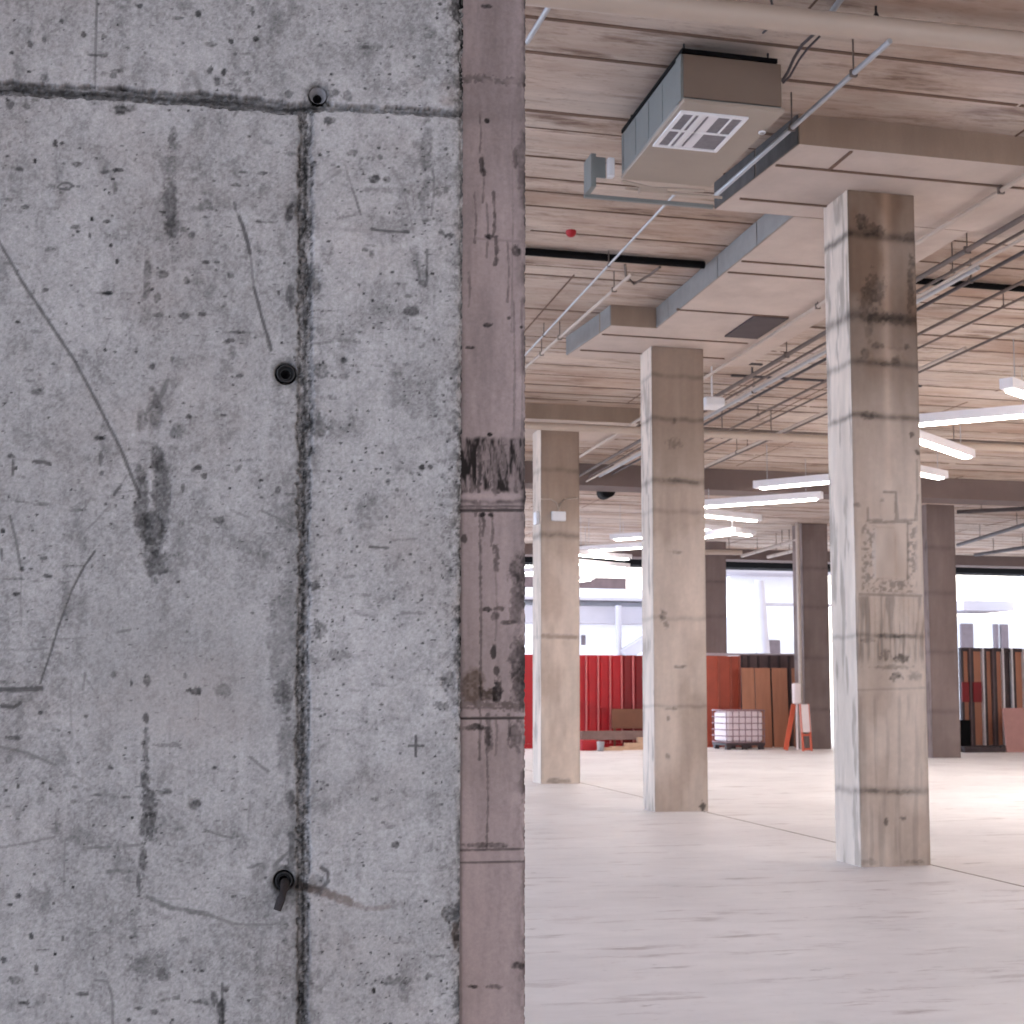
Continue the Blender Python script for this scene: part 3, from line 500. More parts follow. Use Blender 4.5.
# ------------------------------------------------------------------ pinkish pier standing behind it
xp = aty(527.5, 560, YP)[0]
def pink_face(XX, ZZ):
    U, V = proj(XX, np.full_like(XX, YP), ZZ); f = Face(U, V)
    f.sh = 1+(fbm(U*.03, V*.008, 3, 4)-.5)*.3+(fbm(U*.2, V*.03, 6, 3)-.5)*.18+(fbm(U*.3, V*.3, 9, 3)-.5)*.12
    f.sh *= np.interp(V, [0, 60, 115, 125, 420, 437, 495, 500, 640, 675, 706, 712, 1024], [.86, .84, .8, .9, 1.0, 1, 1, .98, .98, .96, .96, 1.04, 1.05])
    S = f.line; B = f.blob
    S([(455, 74), (495, 77), (535, 81)], 6, .5, .002, rough=.8); S([(455, 113), (535, 116)], 2.2, .22); S([(462, 235), (530, 240)], 2., .15)
    dirty = sst(434, 440, V+(fbm(U*.15, V*.1, 12, 3)-.5)*6)*(1-sst(488, 494, V+(fbm(U*.12, V*.1, 13, 3)-.5)*10))
    f.sh *= 1-dirty*(.14+.75*sst(.45, .72, fbm(U*.16, V*.035, 14, 4, .65))); f.dp += dirty*.004*fbm(U*.1, V*.1, 15, 3)
    ridge = np.exp(-((V-495-4*(fbm(U*.1, V*.0, 16, 3)-.5))/4.5)**2); f.dp -= .010*ridge; f.sh *= 1+.14*ridge
    f.sh *= 1-.5*np.exp(-((V-501-5*(fbm(U*.13, V*0, 17, 3)-.5))/2.2)**2)*(fbm(U*.2, V*.1, 19, 3)+.2)
    S([(455, 505.5), (535, 505.5)], 1.8, .4, .001); S([(455, 509.5), (535, 509)], 2.4, .6, .003, rough=.15)
    for (a, b, c_, k, w) in [(481, 110, 150, .4, 1.4), (476, 190, 240, .4, 1.6), (484, 155, 200, .35, 1.4), (495, 190, 235, .5, 2.2), (497, 235, 262, .6, 3.2), (513, 110, 330, .2, 1.4), (488, 200, 255, .3, 1.5), (509, 240, 300, .3, 1.4), (481, 500, 760, .42, 1.8), (484, 510, 535, .5, 2.6), (477, 500, 515, .4, 3), (493, 512, 545, .35, 1.8), (497, 545, 570, .5, 3.4), (497, 570, 640, .2, 1.4), (515, 300, 430, .25, 1.5), (523, 300, 435, .2, 1.4), (470, 270, 305, .3, 1.6), (480, 445, 490, .6, 3.4), (497, 448, 490, .45, 6), (505, 445, 485, .5, 5), (517, 450, 490, .45, 3), (490, 460, 488, .4, 3), (472, 470, 490, .4, 4), (488, 740, 850, .4, 1.6), (489, 715, 745, .4, 3.4), (497, 715, 755, .3, 2), (510, 715, 740, .4, 2)]:
        S([(a, b), (a+1.5, (b+c_)/2), (a, c_)], w, k, .0006, rough=.6, seed=a+b)
    for (u, v, a, b, k) in [(483, 162, 2.4, 9, .5), (485, 170, 2.4, 4, .5), (517, 155, 2.6, 12, .3), (490, 234, 4, 3, .7), (518, 249, 5, 7, .55), (472, 346, 5, 2, .5), (489, 323, 5, 2.4, .6), (523, 325, 2, 2, .6), (510, 316, 2, 2, .5), (491, 433, 3, 2, .8), (489, 609, 4, 3, .75), (501, 608, 6, 3, .4), (497, 617, 4, 5, .4), (511, 622, 8, 2.4, .4), (484, 514, 3, 2.6, .7), (492, 514, 3, 2.6, .6), (520, 570, 10, 14, .35), (518, 600, 8, 26, .35), (466, 538, 3, 5, .5), (495, 652, 3, 8, .6), (498, 670, 3, 6, .5), (499, 692, 6, 14, .6), (477, 727, 12, 4, .55), (490, 740, 5, 12, .35), (517, 735, 8, 16, .35), (520, 660, 9, 22, .4), (520, 690, 8, 24, .4), (478, 846, 14, 3, .4), (500, 846, 14, 3, .4), (474, 988, 6, 2, .6), (495, 988, 9, 3, .4), (521, 967, 8, 4, .5), (488, 3, 5, 2.4, .5), (489, 118, 3, 2.4, .7), (523, 160, 5, 30, .2)]:
        B(u, v, a, b, k, .001, rough=.8, sc=.25, seed=int(u*2+v))
    B(474, 687, 13, 19, .2, 0, .75, rough=.4, sc=.1, seed=5); B(490, 695, 10, 8, .3, 0, .7, seed=6); S([(462, 704), (530, 706)], 6, .35, 0, .3, .8)
    S([(455, 708), (535, 708)], 1.3, .3); S([(455, 718.5), (535, 718)], 1.6, .7, .003, rough=.1); S([(455, 851), (535, 849.5)], 1.6, .45, .002, rough=.3); S([(455, 863.5), (535, 862.5)], 1.4, .42, .002, rough=.2)
    ed = 527.5-U; er = np.exp(-np.clip(ed, 0, 99)/3.2); f.sh *= 1-.6*er*(.3+.9*sst(.4, .65, fbm(U*.2, V*.09, 63, 4)))
    z2 = np.interp(V, [0, 540, 570, 800, 870, 1024], [.1, .2, .8, .7, .25, .3]); f.sh *= 1-.5*z2*np.exp(-np.clip(ed, 0, 99)/9.)*sst(.45, .6, fbm(U*.16, V*.08, 65, 4))
    dx = -.0035*np.exp(-np.clip(ed, 0, 99)/1.)*sst(.40, .75, fbm(V*.023, V*.31, 72, 6, .75))
    f.sh *= 1-.35*np.exp(-np.clip(U-462.5, 0, 99)/1.5)  # contact shade along the grey pier, painted in
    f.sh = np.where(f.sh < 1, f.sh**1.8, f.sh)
    return f.dp+.006*np.exp(-np.clip(ed, 0, 99)/1.2), np.clip(f.sh, .06, 1.3), np.clip(f.br, 0, 1), dx
Zlo2, Zhi2 = aty(500, 1050, YP)[2], aty(500, -30, YP)[2]
X = axis_pts(xp-.42, xp, aty(455, 560, YP)[0], xp, .0025, .2); Z = axis_pts(0, ZC-.009, Zlo2, Zhi2, .0025, .5)
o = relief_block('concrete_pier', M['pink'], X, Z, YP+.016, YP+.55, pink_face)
tag(o, 'narrow pinkish brown concrete pier with drip stains, right behind the big grey pier', 'pier')
# ------------------------------------------------------------------ setting: floor, slab soffit with grout fins, ground, far rim
mb = MB(); mb.box((-14, -9, -.3), (48, 39, 0)); y = 4.
mb.box((5.70, -5, -.01), (5.716, 21, .0015), 1); mb.box((5.70, 21.05, -.01), (5.716, 33, .0012), 1)
fl = mb.build('floor', [M['floor'], M['fin']]); tag(fl, kind='structure')
mb = MB(); mb.box((-60, -40, -.5), (120, 140, -.31)); tag(mb.build('ground', M['ground']), kind='structure')
mb = MB(); mb.box((-14, -9, ZC), (48, 39, ZC+.35))
rr = random.Random(3)
ys = [8.23, 9.13, 9.61, 9.91, 10.45, 11.55, 12.19, 14.16, 14.73, 15.9, 17.23, 18.4, 19.3]
y = 20.6
while y < 38.5: ys.append(y); y += rr.choice([.55, .62, 1.2, 1.24, .9])
ys += [8.7, 10.9, 11.2, 13.2, 13.5, 15.3, 16.4, 17.8, 18.9, 20.1]
ys += [7.3, 6.1, 4.9, 3.7, 2.5, 1.3]
for y in ys:
    x = -6.; w = rr.choice([.014, .018, .022, .03, .04])
    while x < 46:
        L = rr.uniform(3.5, 9.); h = rr.uniform(.003, .008)
        if rr.random() < .96: mb.box((x, y-w/2, ZC-h), (min(x+L, 47), y+w/2+rr.uniform(-.004, .004), ZC+.01), 1)
        x += L+rr.uniform(0, .15)
xs = [-3.6, -1.2, 1.25, 2.1, 3.7, 6.15, 7.4, 8.6, 9.9, 11.1, 12.3, 14.8, 17.2, 19.7, 22., 24.6, 27, 29.5, 32]
for x in xs:
    y = -2.
    while y < 38:
        L = rr.uniform(1.2, 4.5); w = .016
        if rr.random() < .5: mb.box((x-w/2, y, ZC-rr.uniform(.003, .008)), (x+w/2, y+L, ZC+.01), 1)
        y += L+rr.uniform(0, 1.2)
tag(mb.build('ceiling', [M['ceil'], M['fin']]), kind='structure')

# drop panels round the column heads: one cast strip, widened at each head
def drop(name, pts, label, z0=ZD, mats=None, seams=()):
    n = len(pts); m = MB(); v = [(x, y, z0) for x, y in pts]+[(x, y, ZC) for x, y in pts]
    m.add(v, [tuple(range(n)), tuple(range(2*n-1, n-1, -1))])
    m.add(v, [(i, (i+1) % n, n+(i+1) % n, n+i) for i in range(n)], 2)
    for a, b in seams: m.box(a, b, 1)
    return tag(m.build(name, mats or [M['drop'], M['fin'], M['fascia']]), label, 'drop panel', 'thickened slab strips over the columns')
s = []
def seam(x0, x1, y): s.append(((x0, y-.01, ZD-.012), (x1, y+.012, ZD+.01)))
seam(4.3, 7.6, 9.62); seam(4.3, 5.1, 10.36); s.append(((4.74, 9.24, ZD-.01), (4.765, 9.62, ZD+.01)))
dA = drop('ceiling_drop_panel', [(4.31, 9.21), (7.6, 9.21), (7.6, 10.66), (4.2, 10.66)], 'thickened slab strip over the nearest standing column, its dark left edge behind the conduit', seams=s)
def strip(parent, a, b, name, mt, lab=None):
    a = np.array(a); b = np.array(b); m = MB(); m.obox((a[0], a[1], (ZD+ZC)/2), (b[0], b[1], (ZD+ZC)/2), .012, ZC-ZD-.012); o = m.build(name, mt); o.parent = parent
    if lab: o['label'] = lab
strip(dA, (4.303, 9.22), (4.256, 9.90), 'edge_strip', M['edge'], 'dark grey strip painted for the shade on this edge'); strip(dA, (4.254, 9.925), (4.194, 10.655), 'edge_strip', M['edge'], 'dark grey strip painted for the shade on this edge')  # thin added strips, coloured dark as that face's shade
s = []; seam(4.95, 6.2, 11.9); seam(4.95, 6.2, 12.25); seam(4.4, 6.2, 14.75); seam(4.35, 6.2, 15.5); seam(4.9, 6.2, 13.6)
dB = drop('ceiling_drop_panel', [(4.93, 10.67), (6.62, 10.67), (6.62, 15.82), (4.27, 15.82), (4.40, 14.38), (4.94, 14.38)], 'stepped thickened slab strip over the second column back, with a pale left edge', seams=s)
for a, b in (((4.922, 10.68), (4.925, 11.45)), ((4.925, 11.47), (4.929, 12.45)), ((4.929, 12.47), (4.934, 13.95)), ((4.934, 13.97), (4.935, 14.375)), ((4.392, 14.385), (4.375, 14.72)), ((4.372, 14.75), (4.262, 15.815))): strip(dB, a, b, 'edge_strip', M['edge2'], 'pale grey edge form')
drop('ceiling_drop_panel', [(1.5, 19.62), (6.45, 19.62), (6.45, 21.2), (1.5, 21.2)], 'thickened slab strip over the third column back, beside the pink pier')
def beam(a, b, label): m = MB(); m.box(a, b); return tag(m.build('ceiling_beam', M['beam']), label, 'beam')
beam((2.5, 24.6, 5.33), (47, 25.3, ZC-.002), 'long dark concrete beam crossing the ceiling behind the hanging lamps')
beam((-13.9, 38.2, aty(760, 560, 38.2)[2]), (47.9, 38.9, ZC-.002), 'grey edge beam at the far open side above the hoarding')

# ------------------------------------------------------------------ columns
def col_side(Y0, Y1, sc, seams, seed):
    def fn(YY, ZZ):
        u = (YY-Y0); sh = 1+(fbm(YY*3, ZZ*1.2, seed, 4)-.5)*.3+(fbm(YY*18, ZZ*3, seed+4, 4)-.5)*.34
        for z, k, w in seams:
            zz = z+(fbm(YY*6, YY*0, seed+7, 2)-.5)*.03
            sh *= 1-k*np.exp(-((ZZ-zz)/w)**2)*(.35+.9*fbm(YY*20, ZZ*20, seed+8, 3))
        sh *= 1-.35*sst(.56, .72, fbm(YY*14, ZZ*2.6, seed+11, 4))
        return (fbm(YY*14, ZZ*7, seed+5, 3)-.5)*.006*sst(0, .03, u)*sst(0, .03, Y1-YY), np.clip(sh, .2, 1.3), np.zeros_like(sh)
    return fn
def col_front(X0, X1, Y0, seams, seed, extra=None, brown=.35):
    def fn(XX, ZZ):
        sh = 1+(fbm(XX*3, ZZ*.8, seed, 4)-.5)*.26+(fbm(XX*22, ZZ*1.4, seed+4, 4)-.5)*.17+(fbm(XX*30, ZZ*30, seed+6, 3)-.5)*.12
        br = brown*sst(.46, .68, fbm(XX*2.5, ZZ*1.1, seed+9, 4))
        dp = (fbm(XX*12, ZZ*8, seed+5, 3)-.5)*.005
        for z, k, w in seams:
            zz = z+(fbm(XX*6, XX*0, seed+7, 2)-.5)*.03
            sh *= 1-k*np.exp(-((ZZ-zz)/w)**2)*(.35+.9*fbm(XX*20, ZZ*20, seed+8, 3))
        if extra: sh, br, dp = extra(XX, ZZ, sh, br, dp)
        e = np.minimum(XX-X0, X1-XX); sh *= 1-.28*np.exp(-e/.012)*fbm(XX*9, ZZ*5, seed+15, 3)*1.5
        dp += .005*np.exp(-e/.006)
        return dp, np.clip(sh, .15, 1.3), np.clip(br, 0, 1), np.zeros_like(sh)
    return fn
def column(x0, x1, y0, y1, zt, step, seams, seed, label, extra=None, mat='col', group=None, brown=.35):
    X = np.linspace(x0, x1, max(4, int((x1-x0)/step)+1)); Z = np.linspace(0, zt-.002, int(zt/step)+1)
    o = relief_block('concrete_column', M[mat], X, Z, y0, y1, col_front(x0, x1, y0, seams, seed, extra, brown), side=(max(3, int((y1-y0)/step)+1), col_side(y0, y1, 1, seams, seed+50)))
    return tag(o, label, 'column', group)
# nearest column: heights of the pour lines read off its brown face
zA = lambda py: aty(890, py, 9.98)[2]
def extraA(XX, ZZ, sh, br, dp):
    U, V = proj(XX, np.full_like(XX, 9.98), ZZ)
    f = Face(U, V); f.sh = sh; f.br = br; f.dp = dp
    pale = np.exp(-((U-889-.012*(V-500))/4.5)**2)*(1-sst(500, 520, V)); f.sh *= 1+.17*pale
    f.sh *= 1-.28*(1-sst(320, 470, V))*(1-pale)       # upper lift painted darker and browner, for the weak light up there
    f.br = np.maximum(f.br, 1.0*(1-sst(250, 540, V))*(.45+fbm(XX*4, ZZ*2, 5, 3)))
    f.sh *= 1+.06*sst(440, 480, V)
    B = f.blob; S = f.line
    for (u, v, a, b, k) in [(862, 222, 6, 8, .5), (872, 228, 9, 5, .45), (880, 232, 5, 4, .4), (912, 236, 8, 5, .35), (875, 290, 10, 16, .4), (868, 300, 8, 14, .3), (911, 285, 3, 26, .45), (878, 317, 12, 5, .5), (900, 320, 20, 5, .35), (869, 330, 4, 12, .3), (865, 353, 4, 5, .4), (877, 346, 5, 3, .4), (896, 360, 5, 4, .45), (885, 364, 8, 3, .4), (906, 347, 3, 3, .4), (868, 415, 7, 5, .4), (912, 435, 2, 3, .6), (917, 452, 2.4, 3, .7), (884, 500, 6, 2, .4), (857, 505, 4, 2, .35), (893, 530, 3, 3, .2), (866, 640, 8, 2, .35), (890, 636, 14, 2, .4), (905, 636, 14, 2, .35), (886, 656, 5, 5, .6), (902, 658, 6, 4, .65), (893, 667, 22, 2, .35), (896, 676, 6, 4, .6), (915, 676, 7, 4, .3), (874, 791, 8, 2, .4), (900, 792, 14, 2.4, .35), (886, 823, 2.5, 4, .6), (903, 818, 4, 2.4, .5), (914, 862, 10, 2, .35), (868, 862, 8, 3, .25)]:
        B(u, v, a*1.1, b*1.1, k, .003, rough=1.1, sc=.3, seed=int(u+v))
    # broken-out relief: plug shapes of the old wall tie
    B(888, 355, 20, 9, -.14, -.012, rough=1., sc=.12, seed=3)
    for v0, v1, u0, u1 in [(492, 520, 884, 896), (522, 578, 874, 908)]:
        m_ = sst(u0-1, u0+.6, U)*(1-sst(u1-.6, u1+1, U))*sst(v0-1, v0+.6, V)*(1-sst(v1-.6, v1+1, V))
        f.dp -= .012*m_; f.sh = f.sh*(1-m_)+m_*(1.08+.06*(fbm(XX*9, ZZ*3, 2, 3)-.5))
        f.line([(u0, v0), (u1, v0), (u1, v1)], 1.6, .5, .006)
    f.line([(868, 508), (868, 520), (882, 520)], 1.5, .42, .004); f.line([(896, 493), (898, 520), (915, 520), (918, 495)], 1.5, .42, .004); f.line([(917, 460), (917, 520)], 1.3, .35)
    ring = sst(860, 864, U)*(1-sst(914, 919, U))*sst(518, 524, V)*(1-sst(590, 596, V))*(1-sst(873, 875, U)*(1-sst(907, 909, U))*(1-sst(577, 580, V)))
    f.dp += ring*(.012*fbm(U*.45, V*.45, 33, 3)); f.sh *= 1-.40*ring*sst(.45, .62, fbm(U*.35, V*.35, 34, 3))
    rib = sst(594, 598, V)*(1-sst(655, 668, V)); f.sh *= 1-.38*rib*sst(.5, .66, fbm(U*.32, V*.02, 36, 3)); f.dp += rib*.004*np.sin(U*1.3)
    f.line([(860, 594), (922, 596)], 1.6, .42, .004); f.line([(858, 690), (925, 688)], 1.4, .22)
    f.sh *= 1-.18*sst(.5, .7, fbm(U*.25, V*.012, 38, 3))*sst(690, 700, V)
    f.sh *= 1-.22*np.exp(-((U-(862+.01*(V-600)))/3.)**2)*sst(600, 800, V)
    return f.sh, f.br, f.dp
sA = [(zA(237), .75, .035), (zA(318), .6, .05), (zA(364), .5, .03), (zA(417), .65, .025), (zA(636), .35, .02), (zA(791), .45, .03)]
column(5.09, 5.695, 9.98, 10.42, ZD, .0105, sA, 21, 'nearest free-standing concrete column, brown-stained and painted dim at the top, with a broken-out patch halfway up', extraA)
def extraB(XX, ZZ, sh, br, dp):
    f = Face(*proj(XX, np.full_like(XX, 15.14), ZZ)); f.sh, f.br, f.dp = sh, br, dp
    f.sh *= 1-.15*(1-sst(420, 560, f.V)); f.br = np.maximum(f.br, .75*(1-sst(400, 580, f.V)))  # dim upper front, painted darker and browner
    for (u, v, a, b, k) in [(674, 444, 8, 5, .3), (674, 421, 3, 3, .4), (663, 616, 4, 6, .5), (666, 625, 3, 4, .45), (680, 667, 7, 1.5, .45), (672, 709, 8, 1.5, .4), (668, 719, 2.5, 3, .45), (667, 756, 3, 3, .4), (703, 807, 3, 5, .75), (672, 480, 10, 2, .4), (690, 482, 10, 2, .3), (675, 552, 6, 2, .4)]:
        f.blob(u, v, a, b, k, .004, rough=1., sc=.4, seed=int(u+v))
    return f.sh, f.br, f.dp
zB = lambda py: aty(675, py, 15.14)[2]
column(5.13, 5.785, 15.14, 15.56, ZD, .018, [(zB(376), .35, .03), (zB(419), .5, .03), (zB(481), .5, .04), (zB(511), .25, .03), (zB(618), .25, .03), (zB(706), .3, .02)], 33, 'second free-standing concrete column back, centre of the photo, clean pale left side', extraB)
def extraC(XX, ZZ, sh, br, dp):
    f = Face(*proj(XX, np.full_like(XX, 20.25), ZZ)); f.sh, f.br, f.dp = sh, br, dp
    f.sh *= 1-.15*(1-sst(470, 560, f.V)); f.br = np.maximum(f.br, .75*(1-sst(470, 590, f.V)))  # weak light near the top, put into shade and brown
    f.line([(543, 636), (576, 637)], 3, .2, 0, .5); f.blob(560, 781, 14, 3, .4, seed=3)
    return f.sh, f.br, f.dp
zC_ = lambda py: aty(560, py, 20.25)[2]
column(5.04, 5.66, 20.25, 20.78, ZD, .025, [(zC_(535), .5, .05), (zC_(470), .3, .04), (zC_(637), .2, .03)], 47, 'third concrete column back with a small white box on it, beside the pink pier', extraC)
column(15.49, 16.17, 26.95, 27.9, 5.57, .045, [(z, .3, .05) for z in (1., 2.3, 3.6, 4.6)], 55, 'broad dark concrete column in the right background behind the nearest column', mat='col_dark', brown=.2)
column(14.86, 15.56, 32., 32.6, ZC, .05, [(z, .3, .05) for z in (1., 2.3, 3.6, 4.6)], 63, 'dark concrete column in front of the plywood boards with a pale pipe beside it', mat='col_dark', brown=.3)
dc = aty(702, 640, 36.5)[0]; dc2 = aty(727, 640, 36.5)[0]
column(dc, dc2, 36.5, 37.1, ZC, .06, [(z, .3, .05) for z in (2.3, 3.6, 4.6)], 71, 'dark concrete column rising behind the orange-red hoarding', mat='col_dark', brown=.1)

# ------------------------------------------------------------------ things fixed to columns
p0 = aty(552, 511, 20.2); p1 = aty(566, 521, 20.2)
j = empty('junction_box', ((p0[0]+p1[0])/2, 20.22, p1[2]), 'small white junction box with thin cables on the third column back', 'junction box')
def loc(o, r): o.parent = r; o.location = (-r.location.x, -r.location.y, -r.location.z); return o
m = MB(); m.box((p0[0], 20.19, p1[2]), (p1[0], 20.249, p0[2]), bev=.01); loc(m.build('housing', M['white']), j)
m = MB(); pa = aty(559, 512, 20.235)
m.tube([pa, aty(560, 504, 20.235), aty(565, 499, 20.235), aty(578, 498, 20.235)], .012, 6); m.tube([pa, aty(557, 503, 20.235), aty(551, 499, 20.235), aty(541, 499, 20.235)], .012, 6)
loc(m.build('cable', M['pvc']), j)
m = MB(); q = aty(533.5, 518, 20.4); m.box((4.98, 20.33, q[2]-.1), (5.039, 20.5, q[2]+.1), bev=.01)
tag(m.build('junction_box', M['white'], origin=(5.0, 20.4, q[2])), 'small white box on the left side of the third column back', 'junction box')
pp = aty(803.5, 700, 31.7)
m = MB(); m.tube([(pp[0], 31.85, 0), (pp[0]-.02, 31.85, 5.74)], .05, 10)
tag(m.build('downpipe', M['pipe']), 'thin pale pipe standing upright along the dark column by the plywood boards', 'pipe')

# ------------------------------------------------------------------ ceiling-hung air unit
ux0, ux1, uy0, uy1, uz0, uz1 = 3.03, 3.74, 8.26, 9.62, 5.28, 5.63
u = empty('air_conditioner', ((ux0+ux1)/2, (uy0+uy1)/2, uz0), 'boxy grey and beige air unit hung under the ceiling with a white louvred grille below', 'air conditioner')
m = MB(); m.box((ux0, uy0, uz0+.03), (ux1, uy1, uz1), bev=.006)
for k in range(5): m.box((ux0-.004, uy0+.1+k*.3, uz0+.05), (ux0, uy0+.12+k*.3, uz1-.02))
m.box((ux0-.012, uy0+.0, uz0+.03), (ux0+.002, uy0+.09, uz1-.004))
cs = m.build('casing', M['unit_side']); loc(cs, u)
m = MB(); m.box((ux0+.004, uy0-.012, uz0+.045), (ux1-.004, uy0-.001, uz1-.006), bev=.003); loc(tag(m.build('front_panel', M['unit_front']), 'brownish end panel'), u)
m = MB(); m.box((ux0-.004, uy0-.03, uz0), (ux1+.01, uy1, uz0+.028), bev=.004); loc(tag(m.build('bottom_panel', M['unit']), 'beige underside'), u)
gx0, gx1, gy0, gy1 = atz(683, 107.5, uz0)[0]+.0, atz(754, 116, uz0)[0]-.03, atz(683, 107.5, uz0)[1]+.04, atz(719, 150, uz0)[1]+.02
gr = MB()
for a, b in (((gx0, gy0), (gx1, gy0+.03)), ((gx0, gy1-.03), (gx1, gy1)), ((gx0, gy0+.03), (gx0+.03, gy1-.03)), ((gx1-.03, gy0+.03), (gx1, gy1-.03))): gr.box((a[0], a[1], uz0-.014), (b[0], b[1], uz0-.0005))
gg = gr.build('grille', M['white']); loc(gg, u)
gw_ = gx1-gx0; gl = gy1-gy0
def flat(x0, x1, y0, y1, name, mt, zo=.006):
    mm = MB(); mm.box((gx0+.03+(gw_-.06)*x0, gy0+.03+(gl-.06)*y0, uz0-zo), (gx0+.03+(gw_-.06)*x1, gy0+.03+(gl-.06)*y1, uz0-.0005)); o = mm.build(name, mt); o.parent = gg; return o
flat(0, .30, 0, 1, 'filter_panel', M['filter']); flat(.30, .60, 0, 1, 'filter_panel', M['lamp_body'], .008); flat(.60, 1., 0, 1, 'filter_panel', M['filter'])
flat(.40, .43, 0, .96, 'louvre', M['filter'], .013); flat(.17, .21, 0, 1, 'louvre', M['white'], .014); flat(.27, .33, .0, 1, 'louvre', M['white'], .014); flat(0, 1, .49, .53, 'louvre', M['white'], .013)
for (x0, y0_) in ((.80, .0),): flat(x0, x0+.03, 0, .48, 'louvre', M['white'], .013)
m = MB(); m.box((2.80, 9.66, 5.22), (2.84, 9.86, 5.48)); m.box((2.84, 9.67, 5.30), (2.92, 9.69, 5.46)); m.box((2.80, 9.84, 5.20), (3.86, 9.87, 5.228)); loc(tag(m.build('end_flange', M['unit_side']), 'grey angle bracket with a thin rail'), u)
m = MB(); m.box((2.93, 9.63, 5.30), (2.98, 9.69, 5.45), bev=.004); loc(m.build('terminal_box', M['white']), u)
m = MB(); m.tube([(3.05, 9.66, 5.28), (3.3, 9.70, 5.26), (3.72, 9.68, 5.27)], .014, 8); m.tube([(3.1, 9.75, 5.26), (3.5, 9.74, 5.25), (3.9, 9.76, 5.26)], .011, 8); m.box((3.2, 9.68, 5.22), (3.42, 9.74, 5.262)); loc(m.build('refrigerant_pipe', M['pvc']), u)
for (x, y) in ((ux0+.05, uy0+.1), (ux1-.05, uy0+.1), (ux0+.05, uy1-.1), (ux1-.05, uy1-.1)):
    m = MB(); m.tube([(x, y, uz1-.01), (x, y, ZC-.0005)], .007, 6); loc(m.build('hanger_rod', M['rust']), u)
m = MB(); cz = atz(762, 132, uz0); m.lathe((cz[0], cz[1], uz0-.012), [(.022, 0), (.026, .004), (.026, .0118)], 12, axis='z'); loc(m.build('drain_spigot', M['white']), u)
m = MB(); m.box((ux0-.006, uy0-.014, uz1+.001), (ux1-.03, uy1-.02, uz1+.03)); loc(tag(m.build('shadow_gap', M['black']), 'black slab painted in for the shadow gap above the casing'), u)  # black box stands for the shadow gap under the ceiling
# flexible cables dropping to the unit
m = MB(); zc = 5.62
m.tube([atz(815, 33, 5.68), atz(802, 45, 5.64), atz(794, 58, 5.62), atz(788, 72, 5.58), atz(782, 81, 5.55)], .011, 8)
m.tube([atz(820, 36, 5.69), atz(808, 48, 5.64), atz(799, 60, 5.62), atz(790, 76, 5.56), atz(783, 83, 5.54)], .008, 8)
tag(m.build('flexible_cable', M['cable']), 'pair of dark flexible cables dropping to the air unit', 'cable')
m = MB(); m.tube([atz(771, 0, 5.72), atz(774, 12, 5.70), atz(771, 26, 5.70), atz(763, 33, 5.735)], .008, 6)
tag(m.build('flexible_cable', M['cable']), 'single dark cable curling behind the big ceiling pipe', 'cable')

# ------------------------------------------------------------------ pipes and conduits
def pipe(name, pts, r, mat, label, cat='pipe', group=None, rods=(), n=10, couplings=()):
    o_ = np.array(pts[0], float); u = empty(name, o_, label, cat, group)
    m = MB(); m.tube(pts, r, n); loc(m.build('tube', M[mat]), u)
    for p in rods:
        mm = MB(); mm.tube([(p[0], p[1], p[2]), (p[0], p[1], ZC-.0005)], .006 if r < .04 else .009, 6)
        mm.box((p[0]-r*1.25, p[1]-.012, p[2]-r*1.25), (p[0]+r*1.25, p[1]+.012, p[2]+r*1.25)) if r < .04 else mm.lathe((p[0], p[1]-.0, p[2]), [(r*1.06, -.012), (r*1.1, -.012), (r*1.1, .012), (r*1.06, .012)], 16, axis='y')
        loc(mm.build('hanger_rod', M['pipe_dark']), u)
    for p in couplings:
        mm = MB(); d = np.array(pts[-1], float)-np.array(pts[0], float); d /= np.linalg.norm(d); p = np.array(p)
        mm.tube([p-d*.04, p+d*.04], r*1.25, n); loc(mm.build('coupling', M[mat]), u)
    return u
zp = 5.60; a = atz(764, 17, zp); b = atz(1024, 44, zp); dxy = (b-a)/(b[0]-a[0])
P0 = a+dxy*(-3.2-a[0]); P1 = a+dxy*(12-a[0])
u = empty('drain_pipe', P0, 'thick beige pipe crossing the ceiling at the top right, nearest the camera', 'pipe')
m = MB(); m.tube([P0, P1], .075, 20); loc(m.build('tube', M['pvc']), u)
for px in (883,):
    c = a+dxy*(atz(px, 22, zp)[0]-a[0]); mm = MB()
    mm.tube([(c[0], c[1], zp+.05), (c[0], c[1], ZC-.0005)], .008, 8); mm.tube([(c[0]-.03, c[1], zp+.054), (c[0], c[1], zp+.12), (c[0]+.03, c[1], zp+.054)], .007, 6)
    loc(mm.build('pipe_hanger', M['rust']), u)
# conduit in front of the drop edge
zc = 5.50; A = atz(890, 41, zc); B = atz(716, 195, 5.46)
mid = lambda t: A+(B-A)*t
pipe('conduit', [A, B], .019, 'galv', 'galvanised conduit slanting past the dark edge of the near drop panel', 'conduit', rods=[mid(.17), mid(.50)])
pipe('conduit', [atz(846, -8, 5.715), atz(826, 20, 5.715)], .02, 'galv', 'short galvanised conduit above the big ceiling pipe', 'conduit')
